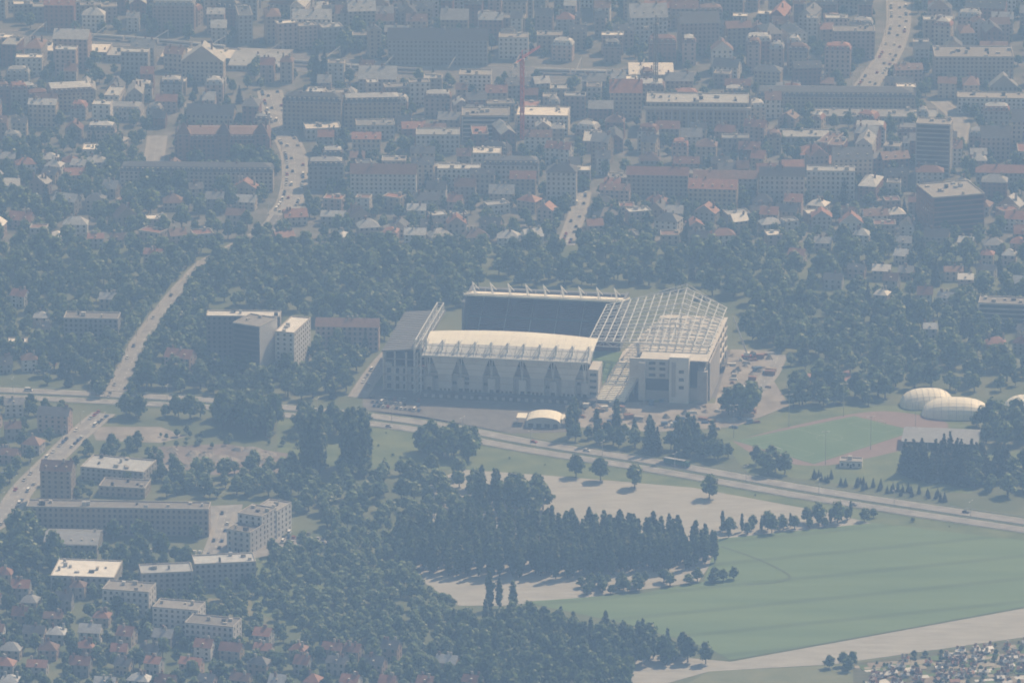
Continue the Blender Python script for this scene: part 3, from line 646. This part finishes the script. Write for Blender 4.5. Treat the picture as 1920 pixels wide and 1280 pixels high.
CL=[mat('container_blue',(0.08,0.14,0.25),rough=.5),mat('container_rust',(0.30,0.16,0.10),rough=.5),mat('container_white',(0.65,0.65,0.62),rough=.5),M['concrete'],mat('timber_stack',(0.35,0.27,0.18))]
for i in range(110):
    u=U(1080,1420);v=U(752,806) if i%3 else U(662,735)
    if v<740: u=U(1362,1450)
    x,y=G(u,v); mb=MB();m=random.choice(CL);w=U(2.5,7);h=U(1,2.8)
    k=random.choice((0,1,2))
    if k==0:
        mb.box(-w/2,w/2,-1.2,1.2,.15,h+.15,m)
        for q in range(int(w/.6)): mb.box(-w/2+q*.6,-w/2+q*.6+.2,-1.28,-1.21,.3,h,m)
        mb.box(-w/2-.05,w/2+.05,-1.3,1.3,h+.16,h+.28,m)
        nm='site_container'
    elif k==1:
        for q in range(4): mb.box(-w/2+q*.2,w/2-q*.2,-1.2+q*.2,1.2-q*.2,q*.35+.12,q*.35+.42,m)
        nm='material_stack'
    else:
        for q in range(6): a=q*1.05; mb.hexa([(math.cos(a+t)*2.5+U(-.6,.6),math.sin(a+t)*2.5+U(-.6,.6),.1) for t in (0,.8,1.6,2.4)],[(math.cos(a+t)*.8,math.sin(a+t)*.8,h) for t in (0,.8,1.6,2.4)],SOIL)
        nm='rubble_pile'
    mb.obj(nm,(x,y,0),U(-.6,.6)); occ(x,y,4,3,0)
for i in range(26):
    u=U(300,530);v=U(842,882);x,y=G(u,v);mb=MB();r=U(3,7)
    n=9;ring=[(math.cos(q*6.283/n)*r*U(.8,1.2),math.sin(q*6.283/n)*r*U(.8,1.2),.05) for q in range(n)];mid=[(p[0]*.5,p[1]*.5,U(1,2)) for p in ring]
    for q in range(n): mb.poly([ring[q],ring[(q+1)%n],mid[(q+1)%n],mid[q]],SOIL);mb.poly([mid[q],mid[(q+1)%n],(0,0,2.1)],SOIL)
    mb.obj('rubble_pile',(x,y,0),0)
x,y=G(1018,802);mb=MB();n=10
for i in range(n):
    a0=math.pi*i/n;a1=math.pi*(i+1)/n;p0=(-10.5*math.cos(a0),3+3.6*math.sin(a0));p1=(-10.5*math.cos(a1),3+3.6*math.sin(a1))
    mb.poly([(p0[0],0,p0[1]),(p1[0],0,p1[1]),(p1[0],16,p1[1]),(p0[0],16,p0[1])],RW)
    mb.poly([(p0[0],0,p0[1]),(0,0,3),(p1[0],0,p1[1])],RG)
mb.box(-10.4,10.4,.05,16,0,2.98,RG)
for s in (-1,1):
    mb.box(min(s*10.6,s*16.5),max(s*10.6,s*16.5),3,13,4.6,5.0,RW)
    for q in (3.4,12.5): mb.box(s*16-.15,s*16+.15,q-.15,q+.15,0,4.6,STEEL)
for q in range(4): mb.box(-9+q*5,-6+q*5,-.05,.03,.2,2.6,M['glass'])
mb.obj('event_tent',(x,y,0),math.radians(-6));occ(x,y+8,18,10,0)
def dome(u,v,w,d,h,rot):
    x,y=G(u,v);mb=MB();nx,ny=28,12
    def pt(i,j,k=1):
        a=-1+2*i/nx;t=math.pi*j/ny;e=(1-abs(a)**2.6)**.5;  return (a*w/2,-math.cos(t)*d/2*(.3+.7*e)*k,h*e*math.sin(t)**.8*k)
    for i in range(nx):
        for j in range(ny): mb.poly([pt(i,j),pt(i+1,j),pt(i+1,j+1),pt(i,j+1)],RW)
    for i in range(2,nx-1,3):
        for j in range(ny): mb.beam(pt(i,j,1.005),pt(i,j+1,1.005),.2,RG)
    o=mb.obj('sports_air_dome',(x,y,.02),rot,smooth=False);occ(x,y,w/2,d/2,rot)
dome(1738,758,33,22,10,.12);dome(1793,777,42,24,10.5,-.06);dome(1928,768,30,24,9,.1)
def tower_crane(u,v,hpx,jib,m,rot):
    x,y=G(u,v);h=hpx/ppm(v)/.96;mb=MB();w=1.0
    for sx in(-w,w):
        for sy in (-w,w): mb.beam((sx,sy,0),(sx,sy,h),.45,m)
    z=0;k=0
    while z<h-2:
        for a,b in(((-w,-w),(w,-w)),((w,-w),(w,w)),((w,w),(-w,w)),((-w,w),(-w,-w))):
            p,q=(a,b) if k%2 else (b,a); mb.beam((*p,z),(*q,z+2),.25,m)
        z+=2;k+=1
    mb.beam((0,0,h),(0,0,h+6),.6,m);mb.beam((-12,0,h),(jib,0,h+.2),.5,m);mb.beam((0,0,h+1.6),(jib,0,h+1.2),.3,m)
    for q in range(0,int(jib),2): mb.beam((q,0,h),(q+1,0,h+1.5),.15,m);mb.beam((q+1,0,h+1.5),(q+2,0,h),.15,m)
    mb.beam((0,0,h+6),(jib*.7,0,h+1.2),.15,m);mb.beam((0,0,h+6),(-11,0,h),.15,m);mb.box(-13,-9,-1,1,h-2.5,h,M['concrete']);mb.box(.3,2,-1.4,-.3,h-2,h,M['trim'])
    mb.obj('tower_crane',(x,y,0),rot)
CR=mat('crane_red',(0.5,0.12,0.07),(0.4,0.1,0.06),.5,.5)
tower_crane(979,262,150,34,CR,1.2);tower_crane(1229,196,150,30,mat('crane_yellow',(0.2,0.2,0.18),rough=.5),.9)
x,y=G(1404,672);mb=MB()
mb.box(-4.5,4.5,-1.3,1.3,.9,2.2,CR);mb.box(2.5,4.4,-1.25,1.25,2.22,3.6,M['glass']);mb.box(-3,.6,-1.2,1.2,2.22,3.8,M['white'])
for q in(-3.4,-1.6,1.4,3.2):
    for s in(-1.35,1.35): mb.beam((q,s-.15,.55),(q,s+.15,.55),1.0,M['dark'])
mb.beam((-1,0,3),(-10,0,27),1.1,STEEL,.8);mb.beam((-10,0,27),(-10,0,12),.1,M['dark']);mb.obj('mobile_crane',(x,y,.1),0)
# ---- vehicles
def carmesh(col,van=False):
    mb=MB();p=mat('car_paint_%s'%col[0],col[1],col[1],rough=.3,spec=.6);l=4.3 if not van else 5.2;hl=l/2;w=.88
    hz=.85 if not van else 1.05
    mb.hexa([(-hl,-w,.3),(hl,-w,.3),(hl,w,.3),(-hl,w,.3)],[(-hl+.1,-w,hz),(hl-.15,-w,hz-.12),(hl-.15,w,hz-.12),(-hl+.1,w,hz)],p)
    zt=1.45 if not van else 2.1
    x0,x1=(-hl+.25,hl-1.25);t0,t1=(-hl+.8,hl-2.1)
    if van: x1=hl-.6;t0=-hl+.3;t1=hl-1.3
    mb.hexa([(x0,-w+.05,hz-.05),(x1,-w+.05,hz-.05),(x1,w-.05,hz-.05),(x0,w-.05,hz-.05)],[(t0,-w+.18,zt-.06),(t1,-w+.18,zt-.06),(t1,w-.18,zt-.06),(t0,w-.18,zt-.06)],M['glass'])
    mb.box(t0,t1,-w+.17,w-.17,zt-.05,zt,p)
    for x in (-hl+.8,hl-.85):
        for s in (-w+.02,w-.02):
            n=8
            for q in range(n):
                a=q*6.283/n;b=(q+1)*6.283/n
                mb.poly([(x+.33*math.cos(a),s-.1,.33+.33*math.sin(a)),(x+.33*math.cos(b),s-.1,.33+.33*math.sin(b)),(x+.33*math.cos(b),s+.1,.33+.33*math.sin(b)),(x+.33*math.cos(a),s+.1,.33+.33*math.sin(a))],M['dark'])
            for e in(-.1,.1): mb.poly([(x+.33*math.cos(q*6.283/n),s+e,.33+.33*math.sin(q*6.283/n)) for q in range(n)],M['dark'])
    o=mb.obj('tmp'); me=o.data; bpy.data.objects.remove(o); return me
cols=[('white',(.8,.8,.78)),('silver',(.5,.51,.52)),('black',(.03,.03,.035)),('blue',(.05,.1,.25)),('red',(.35,.04,.03)),('grey',(.2,.2,.21))]
CM=[carmesh(c) for c in cols]+[carmesh(('van',(.78,.78,.76)),True)]
def car(x,y,a,z=.12,name='parked_car'):
    o=bpy.data.objects.new(name,random.choice(CM));o.location=(x,y,z);o.rotation_euler=(0,0,a);sc.collection.objects.link(o)
def kerbcars(c,w,pr,name='parked_car',z=.13):
    for x,y,a in along(c,6.2):
        for s in (-1,1):
            if R()<pr: o=s*(w/2-1.1);car(x-math.sin(a)*o,y+math.cos(a)*o,a+(0 if s<0 else math.pi),z,name)
kerbcars(av1,10,.5);kerbcars(av2,10,.1);kerbcars(av2b,13,.5);kerbcars(av3,13,.4);kerbcars(st4,7,.3);kerbcars(st5,7,.2);kerbcars(st7,7,.3)
for x,y,a in along(av3,27,5): car(x+1,y,a,.13,'car')
for x,y,a in along(av2b,33,9): car(x-1.8,y,a,.13,'car')
def lot(poly,rows,n,pr=.8):
    pw=[Vector(G(*p)) for p in poly]
    for r in range(rows):
        t=(r+.5)/rows;a=pw[0].lerp(pw[3],t);b=pw[1].lerp(pw[2],t)
        for i in range(n):
            if R()<pr:
                p=a.lerp(b,(i+.5)/n);
                if not hit(p.x,p.y,0): car(p.x,p.y,1.4+U(-.05,.05),.1)
lot([(690,742),(790,748),(790,775),(700,765)],3,11)
lot([(530,995),(610,1000),(610,1022),(525,1020)],3,9)
lot([(0,860),(45,865),(20,905),(-30,905)],4,7);lot([(60,680),(130,682),(130,705),(55,702)],3,9);lot([(200,1022),(380,1030),(380,1042),(200,1036)],1,18,.6)
lot([(340,1040),(390,1040),(390,1050),(340,1050)],2,6)
for u,v,s in ((50,741,1),(730,798,-1),(988,838,1),(1818,957,1),(1100,846,1),(1600,947,-1)):
    x,y=G(u,v);best=min(along(mw,2),key=lambda q:(q[0]-x)**2+(q[1]-y)**2);o=5.5*s+ (2 if s>0 else -3)
    car(best[0]-math.sin(best[2])*o,best[1]+math.cos(best[2])*o,best[2],.24,'car')
x,y=G(1262,876);best=min(along(mw,2),key=lambda q:(q[0]-x)**2+(q[1]-y)**2)
mb=MB();GR=mat('lorry_green',(0.03,0.12,0.11),rough=.4);mb.box(-8.5,5.3,-1.25,1.25,1.1,4.0,GR);mb.box(-8.6,5.4,-1.3,1.3,4.01,4.1,ROOFS[3]);mb.box(5.8,8.1,-1.2,1.2,.7,3.4,GR);mb.box(7.9,8.15,-1.1,1.1,2.0,3.2,M['glass']);mb.box(-8.4,8,-.9,.9,.6,1.08,M['dark'])
for q in(-7,-5.7,-4.4,4.6,7):
    for s in(-1.05,1.05):
        n=10
        for e in(-.18,.18): mb.poly([(q+.5*math.cos(k*.6283),s+e,.5+.5*math.sin(k*.6283)) for k in range(n)],M['dark'])
        for k in range(n):
            a=k*.6283;b=a+.6283;mb.poly([(q+.5*math.cos(a),s-.18,.5+.5*math.sin(a)),(q+.5*math.cos(b),s-.18,.5+.5*math.sin(b)),(q+.5*math.cos(b),s+.18,.5+.5*math.sin(b)),(q+.5*math.cos(a),s+.18,.5+.5*math.sin(a))],M['dark'])
o=7.0;mb.obj('articulated_lorry',(best[0]-math.sin(best[2])*o,best[1]+math.cos(best[2])*o,.24),best[2])
def lampmesh(h,arms):
    mb=MB();mb.beam((0,0,0),(0,0,h),.28,M['rail'],.14)
    for s in arms: mb.beam((0,0,h),(s*1.8,0,h+.4),.12,M['rail']);mb.box(min(s*1.6,s*2.5),max(s*1.6,s*2.5),-.2,.2,h+.3,h+.5,M['white'])
    mb.box(-.25,.25,-.25,.25,0,.5,M['concrete']);o=mb.obj('tmp');me=o.data;bpy.data.objects.remove(o);return me
LM=lampmesh(10,(1,-1));L1=lampmesh(8,(1,))
def putlamp(me,x,y,a,n='street_lamp'):
    o=bpy.data.objects.new(n,me);o.location=(x,y,0);o.rotation_euler=(0,0,a);sc.collection.objects.link(o)
for x,y,a in along(mw,48): putlamp(LM,x,y,a+math.pi/2)
for c,w in((av1,10),(av2,10),(av2b,13),(av3,13)):
    for x,y,a in along(c,32): o=w/2+1;putlamp(L1,x-math.sin(a)*o,y+math.cos(a)*o,a-math.pi/2)
FM=lampmesh(20,(1,-1,.5,-.5))
for s,t in ((.05,-.08),(.95,-.08),(.05,1.08),(.95,1.08),(.5,-.08),(.5,1.08)): q=bl(s,t);putlamp(FM,q.x,q.y,.3,'floodlight_mast')
# ---- trees
def tree_mesh(name,kind,seed,lm):
    rnd=random.Random(seed);mb=MB();vc=[]
    def quad(c,s,n,t):
        n=Vector(n).normalized();a=n.orthogonal().normalized();a=(a*math.cos(rnd.random()*6.28)+n.cross(a)*math.sin(rnd.random()*6.28)).normalized();b=n.cross(a)
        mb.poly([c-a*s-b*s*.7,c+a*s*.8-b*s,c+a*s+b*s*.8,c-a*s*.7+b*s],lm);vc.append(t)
    def lobe(c,r,nq,s,sq=1.0):
        t=rnd.uniform(.65,1.3)
        m=6
        ring=[[c+Vector((math.cos(k*6.283/m)*rr*r*rnd.uniform(.6,.8),math.sin(k*6.283/m)*rr*r*rnd.uniform(.6,.8),zz*r*sq)) for k in range(m)] for rr,zz in((.6,-.6),(1,0),(.6,.6))]
        for q in range(2):
            for k in range(m): mb.poly([ring[q][k],ring[q][(k+1)%m],ring[q+1][(k+1)%m],ring[q+1][k]],lm);vc.append(t*.6)  # lobe core tinted darker, inner crown shade put into the colour
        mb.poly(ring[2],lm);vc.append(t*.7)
        for _ in range(nq):
            v=Vector((rnd.gauss(0,1),rnd.gauss(0,1),rnd.gauss(.3,1))).normalized()
            p=c+Vector((v.x*r,v.y*r,v.z*r*sq))*rnd.uniform(.75,1.08)
            n=v+Vector((rnd.gauss(0,.35),rnd.gauss(0,.35),rnd.gauss(.15,.35)))
            quad(p,s*rnd.uniform(.6,1.2),n,t*rnd.uniform(.75,1.25)*(1+.25*v.z))  # random leaf tone, plus painted sunlight: lighter toward the lobe top
    if kind=='broad':
        th=3.5
        limbs=[]
        for k in range(13):
            a=k*2.4+rnd.uniform(-.4,.4);q=(k/12);z=4.0+6.6*q;rr=(4.1*math.sin(math.pi*min(1,(q*.85+.2)))**.8)*rnd.uniform(.55,1.05)
            c=Vector((math.cos(a)*rr*.85,math.sin(a)*rr*.85,z+rnd.uniform(-.5,.5)));lobe(c,rnd.uniform(1.5,2.7),28,.7,.85);limbs.append(c)
        lobe(Vector((0,0,7.3)),2.8,12,.6)
        for c in limbs[::2]: mb.beam((0,0,th*.8),tuple(c*.85+Vector((0,0,.3))),.3,M['bark'],.08);vc.extend([1]*6)
        mb.beam((0,0,-.3),(0,0,7),.65,M['bark'],.25);vc.extend([1]*6)
    elif kind=='poplar':
        for k in range(16):
            q=k/15;z=3+18.5*q;rr=1.9*math.sin(math.pi*(.12+.8*q))**.7*rnd.uniform(.3,.8);a=k*2.4
            lobe(Vector((math.cos(a)*rr,math.sin(a)*rr,z)),(1.9*math.sin(math.pi*(.15+.78*q))+.3)*rnd.uniform(.85,1.1),26,.64,1.35)
        mb.beam((0,0,-.3),(0,0,19),.7,M['bark'],.12);vc.extend([1]*6)
        for k in range(5): a=k*2.1;mb.beam((0,0,3+3*k),(1.2*math.cos(a),1.2*math.sin(a),5.5+3*k),.2,M['bark'],.06);vc.extend([1]*6)
    elif kind=='conifer':
        for k in range(15):
            q=k/14;z=1.8+14*q;R0=3.4*(1-q)+.25
            n=max(1,int(5*(1-q))+1)
            for j in range(n):
                a=j*6.283/n+k*.9;lobe(Vector((math.cos(a)*R0*.6,math.sin(a)*R0*.6,z-.3)),R0*.5+.2,12,.5,.6)
        mb.beam((0,0,-.3),(0,0,15),.5,M['bark'],.1);vc.extend([1]*6)
    o=mb.obj(name);me=o.data
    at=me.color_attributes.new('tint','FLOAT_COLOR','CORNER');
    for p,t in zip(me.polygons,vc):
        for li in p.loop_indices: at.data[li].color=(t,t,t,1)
    bpy.data.objects.remove(o);me.name=name;return me
SP={}
def species(key,objname,kind,n,lm,pos):
    col=bpy.data.collections.new(key);sc.collection.children.link(col)
    for i in range(n):
        me=tree_mesh(objname+'_mesh',kind,100+i*7+len(SP)*50,lm)
        o=bpy.data.objects.new(objname,me);x,y=G(*pos[i][:2]);o.location=(x,y,0);s=pos[i][2];o.scale=(s,s,s);col.objects.link(o)
    SP[key]=(col,[o.data for o in col.objects],objname)
species('broadleaf_trees','broadleaf_tree','broad',4,LB,[(1080,893,1.1),(1126,901,1.2),(1190,914,1.2),(1330,934,1.15)])
species('poplar_trees','poplar_tree','poplar',3,LP,[(918,1142,1.0),(936,1140,.8),(962,1152,.9)])
species('conifer_trees','conifer_tree','conifer',2,LC,[(1216,850,1.2),(1232,852,1.1)])
species('willow_trees','willow_tree','broad',3,LS,[(720,930,.7),(640,1100,.8),(690,1200,.8)])
NG={}
def gn(key):
    if key in NG: return NG[key]
    g=bpy.data.node_groups.new('scatter_'+key,'GeometryNodeTree')
    g.interface.new_socket('Geometry',in_out='INPUT',socket_type='NodeSocketGeometry');g.interface.new_socket('Geometry',in_out='OUTPUT',socket_type='NodeSocketGeometry')
    N=g.nodes;a=N.new('NodeGroupInput');b=N.new('NodeGroupOutput');ip=N.new('GeometryNodeInstanceOnPoints');ci=N.new('GeometryNodeCollectionInfo')
    ci.inputs['Collection'].default_value=SP[key][0];ci.inputs['Separate Children'].default_value=True;ci.inputs['Reset Children'].default_value=True
    def na(n,t): q=N.new('GeometryNodeInputNamedAttribute');q.data_type=t;q.inputs['Name'].default_value=n;return [s for s in q.outputs if s.enabled and s.name=='Attribute'][0]
    e=N.new('FunctionNodeEulerToRotation')
    Lk=g.links.new
    Lk(a.outputs[0],ip.inputs['Points']);Lk(ci.outputs[0],ip.inputs['Instance']);ip.inputs['Pick Instance'].default_value=True
    Lk(na('idx','INT'),ip.inputs['Instance Index']);Lk(na('rot','FLOAT_VECTOR'),e.inputs[0]);Lk(e.outputs[0],ip.inputs['Rotation']);Lk(na('scl','FLOAT_VECTOR'),ip.inputs['Scale']);Lk(ip.outputs[0],b.inputs[0])
    NG[key]=g;return g
def cloud(name,key,pts):
    if not pts: return
    me=bpy.data.meshes.new(name);me.from_pydata([(p[0],p[1],0) for p in pts],[],[])
    n=len(pts);a=me.attributes.new('scl','FLOAT_VECTOR','POINT');a.data.foreach_set('vector',[c for p in pts for c in(p[2],p[2],p[3])])
    a=me.attributes.new('rot','FLOAT_VECTOR','POINT');a.data.foreach_set('vector',[c for p in pts for c in(0,0,U(0,6.28))])
    a=me.attributes.new('idx','INT','POINT');a.data.foreach_set('value',[random.randint(0,11) for p in pts])
    o=bpy.data.objects.new(name,me);sc.collection.objects.link(o);m=o.modifiers.new('scatter','NODES');m.node_group=gn(key)
TOT=[0]
def wood(name,poly,sp,mix,pr=1.0,mg=2.5,patch=0):
    pw=[G(*p) for p in poly];xs=[p[0] for p in pw];ys=[p[1] for p in pw];out={}
    y=min(ys)
    while y<max(ys):
        x=min(xs)
        while x<max(xs):
            px=x+U(-.45,.45)*sp;py=y+U(-.45,.45)*sp
            pp=pr
            if patch: pp=pr-patch*(.5+.5*math.sin(px/23+2*math.sin(py/31))*math.sin(py/27+1.7*math.sin(px/41)))
            if R()<pp and inpoly(px,py,pw) and not hit(px,py,mg):
                t=R()*sum(m[1] for m in mix)
                for m in mix:
                    t-=m[1]
                    if t<=0: break
                s=U(m[2],m[3]);out.setdefault(m[0],[]).append((px,py,s*U(.9,1.1),s*m[4]*U(.9,1.12)))
            x+=sp
        y+=sp
    for k,p in out.items(): cloud(name,k,p);TOT[0]+=len(p)
b='broadleaf_trees';p_='poplar_trees';c_='conifer_trees';w_='willow_trees'
MX=[(b,1,.65,1.45,1.0),(w_,.3,.6,1.15,1.0),(c_,.04,.7,1.1,1.0)]
wood('woodland',[(-60,462),(500,462),(420,500),(370,560),(300,620),(262,700),(225,735),(-60,728)],10,MX,1.0,patch=.4)
wood('woodland',[(395,505),(520,468),(900,462),(900,560),(860,585),(760,590),(720,640),(560,598),(380,590),(300,650),(345,575)],9.5,MX,1.0,patch=.3)
wood('woodland',[(300,640),(385,605),(430,690),(430,712),(290,715)],9.5,MX,.85)
wood('woodland',[(880,462),(1990,462),(1990,610),(1460,655),(1385,650),(1380,560),(1200,540),(880,540)],10,MX,1.0,patch=.45)
wood('woodland',[(1460,640),(1990,600),(1990,725),(1850,735),(1690,728),(1600,700),(1490,695),(1455,700)],9.5,MX,.95,patch=.35)
wood('woodland',[(1475,725),(1690,718),(1695,755),(1600,762),(1480,772)],9,MX,.9)
wood('tree_row',[(560,650),(715,665),(700,700),(660,745),(560,755),(270,738),(262,715),(430,712),(515,706)],9,MX,.8)
rowp=[]
for x,y,a in along(av2,9):
    for s in (-1,1):
        if R()<.8: o=s*U(9,12);k=U(.7,1.1);rowp.append((x-math.sin(a)*o,y+math.cos(a)*o,k,k))
cloud('street_trees',b,rowp)
wood('tree_row',[(405,775),(520,790),(520,822),(420,815)],8,[(b,1,1.1,1.6,1.1)],1)
wood('tree_row',[(210,775),(410,778),(420,790),(215,792)],8,MX,.8)
wood('woodland',[(200,835),(265,830),(270,848),(210,852)],7,[(b,1,.6,.8,1)],1)
wood('poplar_row',[(572,872),(608,872),(608,890),(572,890)],5,[(p_,1,1.2,1.5,1.15)],1)
wood('poplar_row',[(645,868),(700,868),(700,892),(645,892)],6,[(p_,1,1.2,1.6,1.05)],1)
wood('tree_clump',[(560,790),(690,800),(690,840),(560,830)],9,[(b,1,1,1.3,1.1)],.7)
wood('tree_clump',[(790,838),(890,848),(888,866),(792,860)],7,[(b,1,1.1,1.5,1.1)],1)
wood('woodland',[(285,892),(500,880),(560,885),(745,885),(850,885),(930,945),(880,985),(750,1000),(620,1010),(520,940),(400,935),(300,925)],8.5,[(b,1,.55,1.1,1),(w_,1.6,.55,1.1,1)],1,patch=.35)
wood('tree_clump',[(890,940),(945,940),(945,965),(890,965)],6,[(p_,1,.9,1.1,.95)],1)
wood('tree_clump',[(955,935),(1040,935),(1040,962),(955,962)],8,[(b,1,1.1,1.4,1.1)],1)
wood('poplar_plantation',[(745,1015),(850,1002),(1000,1000),(1200,1012),(1300,1028),(1345,1045),(1345,1062),(1200,1076),(1040,1085),(860,1082),(760,1070)],6.0,[(p_,1,.8,.95,.95)],1)
wood('woodland',[(510,1040),(640,1012),(745,1005),(780,1090),(850,1150),(960,1200),(980,1340),(700,1340),(760,1260),(620,1210),(560,1190),(500,1110)],6.8,[(w_,1.8,.45,.9,1),(b,.4,.5,.8,1)],1.05,patch=.4)
wood('woodland',[(860,1170),(980,1168),(1100,1188),(1200,1200),(1330,1236),(1330,1250),(1190,1250),(1180,1340),(840,1340),(840,1200)],7,[(b,1,.7,1.1,1.1),(p_,.5,.45,.7,1)],1)
wood('hedge',[(1088,1096),(1210,1088),(1216,1108),(1090,1116)],5,[(b,1,.45,.7,.9)],1)
wood('hedge',[(1216,1092),(1390,1080),(1392,1090),(1240,1102)],7,[(b,1,.5,.85,.8)],.8)
wood('tree_row',[(1350,990),(1640,965),(1645,980),(1360,1008)],7,[(b,1,.45,1.0,1),(p_,.2,.4,.5,1)],.9)
wood('conifer_row',[(1690,872),(1790,868),(1895,882),(1890,905),(1800,912),(1700,900)],6,[(c_,1,1.0,1.4,.9)],1)
wood('hedge',[(1510,890),(1640,910),(1790,935),(1785,945),(1630,922),(1510,900)],5,[(c_,1,.3,.42,.9)],.9)
wood('woodland',[(1830,795),(1990,790),(1990,845),(1870,845),(1830,830)],9,MX,.85)
wood('tree_row',[(1800,900),(1900,890),(1990,880),(1990,960),(1850,940)],9,MX,.7)
wood('poplar_row',[(1205,830),(1238,835),(1240,858),(1205,855)],6,[(p_,1,.9,1.2,1)],1)
wood('tree_row',[(1060,808),(1200,822),(1420,855),(1420,872),(1240,852),(1060,826)],8,[(p_,1,.6,1.15,.9),(b,1,.7,1.1,1)],.75)
wood('poplar_row',[(1270,838),(1310,842),(1310,862),(1270,860)],6,[(p_,1,.8,1.1,1)],1)
wood('tree_clump',[(1365,764),(1418,764),(1418,782),(1365,782)],7,[(b,1,1.2,1.5,1.1)],1,-9)
wood('tree_clump',[(1430,876),(1505,880),(1505,894),(1430,892)],8,[(b,1,1.0,1.3,1)],.8)
wood('tree_row',[(700,765),(760,775),(760,782),(700,775)],8,[(b,1,.6,.8,1)],.5)
wood('tree_row',[(-60,1000),(50,1005),(230,1050),(400,1045),(400,1075),(250,1075),(-60,1080)],9,MX,.85)
wood('garden_trees',[(-60,1080),(500,1100),(560,1200),(860,1270),(900,1340),(-60,1340)],9,[(b,1,.45,1.0,1),(w_,.5,.45,.8,1)],.85,.4)
wood('garden_trees',[(-60,755),(160,765),(60,900),(-60,960)],10,[(b,1,.5,.9,1)],.55,1)
wood('garden_trees',[(130,830),(290,840),(400,930),(60,940)],9,[(b,1,.4,.85,1),(w_,.3,.4,.7,1)],.55,1)
wood('bush',[(270,812),(560,812),(560,845),(300,838)],6,[(b,1,.2,.5,1),(w_,1,.2,.5,.9)],.5)
wood('bush',[(470,1050),(560,1020),(620,1075),(560,1180),(490,1150)],6,[(b,1,.2,.45,1),(w_,1,.2,.5,.9)],.3)
wood('bush',[(700,800),(1000,848),(1500,932),(1900,1000),(1900,1008),(1500,945),(1000,870),(700,860)],9,[(b,1,.1,.3,.7),(w_,1,.1,.3,.7)],.3)
wood('tree_row',[(60,1005),(395,1008),(395,1020),(60,1015)],12,[(b,1,.7,1.1,1)],.5)
wood('allotment_hedges',[(1620,1245),(1990,1190),(1990,1330),(1620,1330)],6,[(b,1,.12,.42,.8)],.7)
wood('bush',[(1535,1250),(1610,1245),(1610,1262),(1540,1264)],7,[(b,1,.45,.7,1)],.9)
wood('city_trees',[(-100,285),(520,285),(560,462),(-100,462)],10.5,MX,.85,1.2,patch=.3)
wood('city_trees',[(520,380),(2000,380),(2000,462),(520,462)],10,[(b,1,.45,1.0,1),(w_,.15,.5,.8,1),(c_,.12,.6,1.1,1)],.75,.8)
wood('city_trees',[(-150,150),(2060,150),(2060,380),(-150,380)],11,[(b,1,.45,.9,1),(c_,.08,.6,1,1)],.6,.3,patch=.2)
wood('city_trees',[(-200,-90),(2120,-90),(2120,150),(-200,150)],12,[(b,1,.5,1.0,1)],.5,.3,patch=.2)
wood('city_trees',[(560,70),(720,70),(720,118),(560,110)],9,MX,.9)
wood('tree_row',[(590,150),(615,150),(615,165),(590,165)],6,[(c_,1,1.3,1.6,1.2)],.8)
print('TREES',TOT[0],'OBJ',len(bpy.data.objects))
# ---- haze: a real layer of scattering air, deeper over the city
hm=bpy.data.materials.new('haze_air');hm.use_nodes=True;nt=hm.node_tree;nt.nodes.clear()
o=nt.nodes.new('ShaderNodeOutputMaterial');vs=nt.nodes.new('ShaderNodeVolumeScatter');vs.inputs['Color'].default_value=(0.36,0.61,1.0,1);vs.inputs['Density'].default_value=7.2e-4;vs.inputs['Anisotropy'].default_value=0.1
nt.links.new(vs.outputs[0],o.inputs['Volume'])
def ht(y): return 450+.07*y
mb=MB();ya,yb=-3600,9000
mb.hexa([(-8000,ya,-2),(8000,ya,-2),(8000,yb,-2),(-8000,yb,-2)],[(-8000,ya,ht(ya)),(8000,ya,ht(ya)),(8000,yb,ht(yb)),(-8000,yb,ht(yb))],hm);mb.obj('haze')
# ---- light
EL=math.radians(48);AZ=math.radians(42)
w=bpy.data.worlds.new('World');sc.world=w;w.use_nodes=True;nt=w.node_tree
sk=nt.nodes.new('ShaderNodeTexSky');sk.sky_type='NISHITA';sk.sun_disc=False;sk.sun_elevation=EL;sk.sun_rotation=AZ
nt.links.new(sk.outputs[0],nt.nodes['Background'].inputs[0]);nt.nodes['Background'].inputs[1].default_value=0.095
sl=bpy.data.lights.new('sun','SUN');sl.energy=5.0;sl.angle=math.radians(.5);sl.color=(1,.96,.91)
so=bpy.data.objects.new('sun',sl);sd=Vector((math.sin(AZ)*math.cos(EL),math.cos(AZ)*math.cos(EL),math.sin(EL)));so.rotation_euler=sd.to_track_quat('Z','Y').to_euler();sc.collection.objects.link(so)
cd=bpy.data.cameras.new('camera');cd.lens=LENS;cd.sensor_width=36;cd.clip_start=10;cd.clip_end=40000
cd.dof.use_dof=True;cd.dof.focus_distance=350;cd.dof.aperture_fstop=5.0
co=bpy.data.objects.new('camera',cd);co.location=CAM;co.rotation_euler=(math.pi/2-TH,0,0);sc.collection.objects.link(co);sc.camera=co
sc.view_settings.view_transform='Standard';sc.view_settings.look='None';sc.view_settings.exposure=0
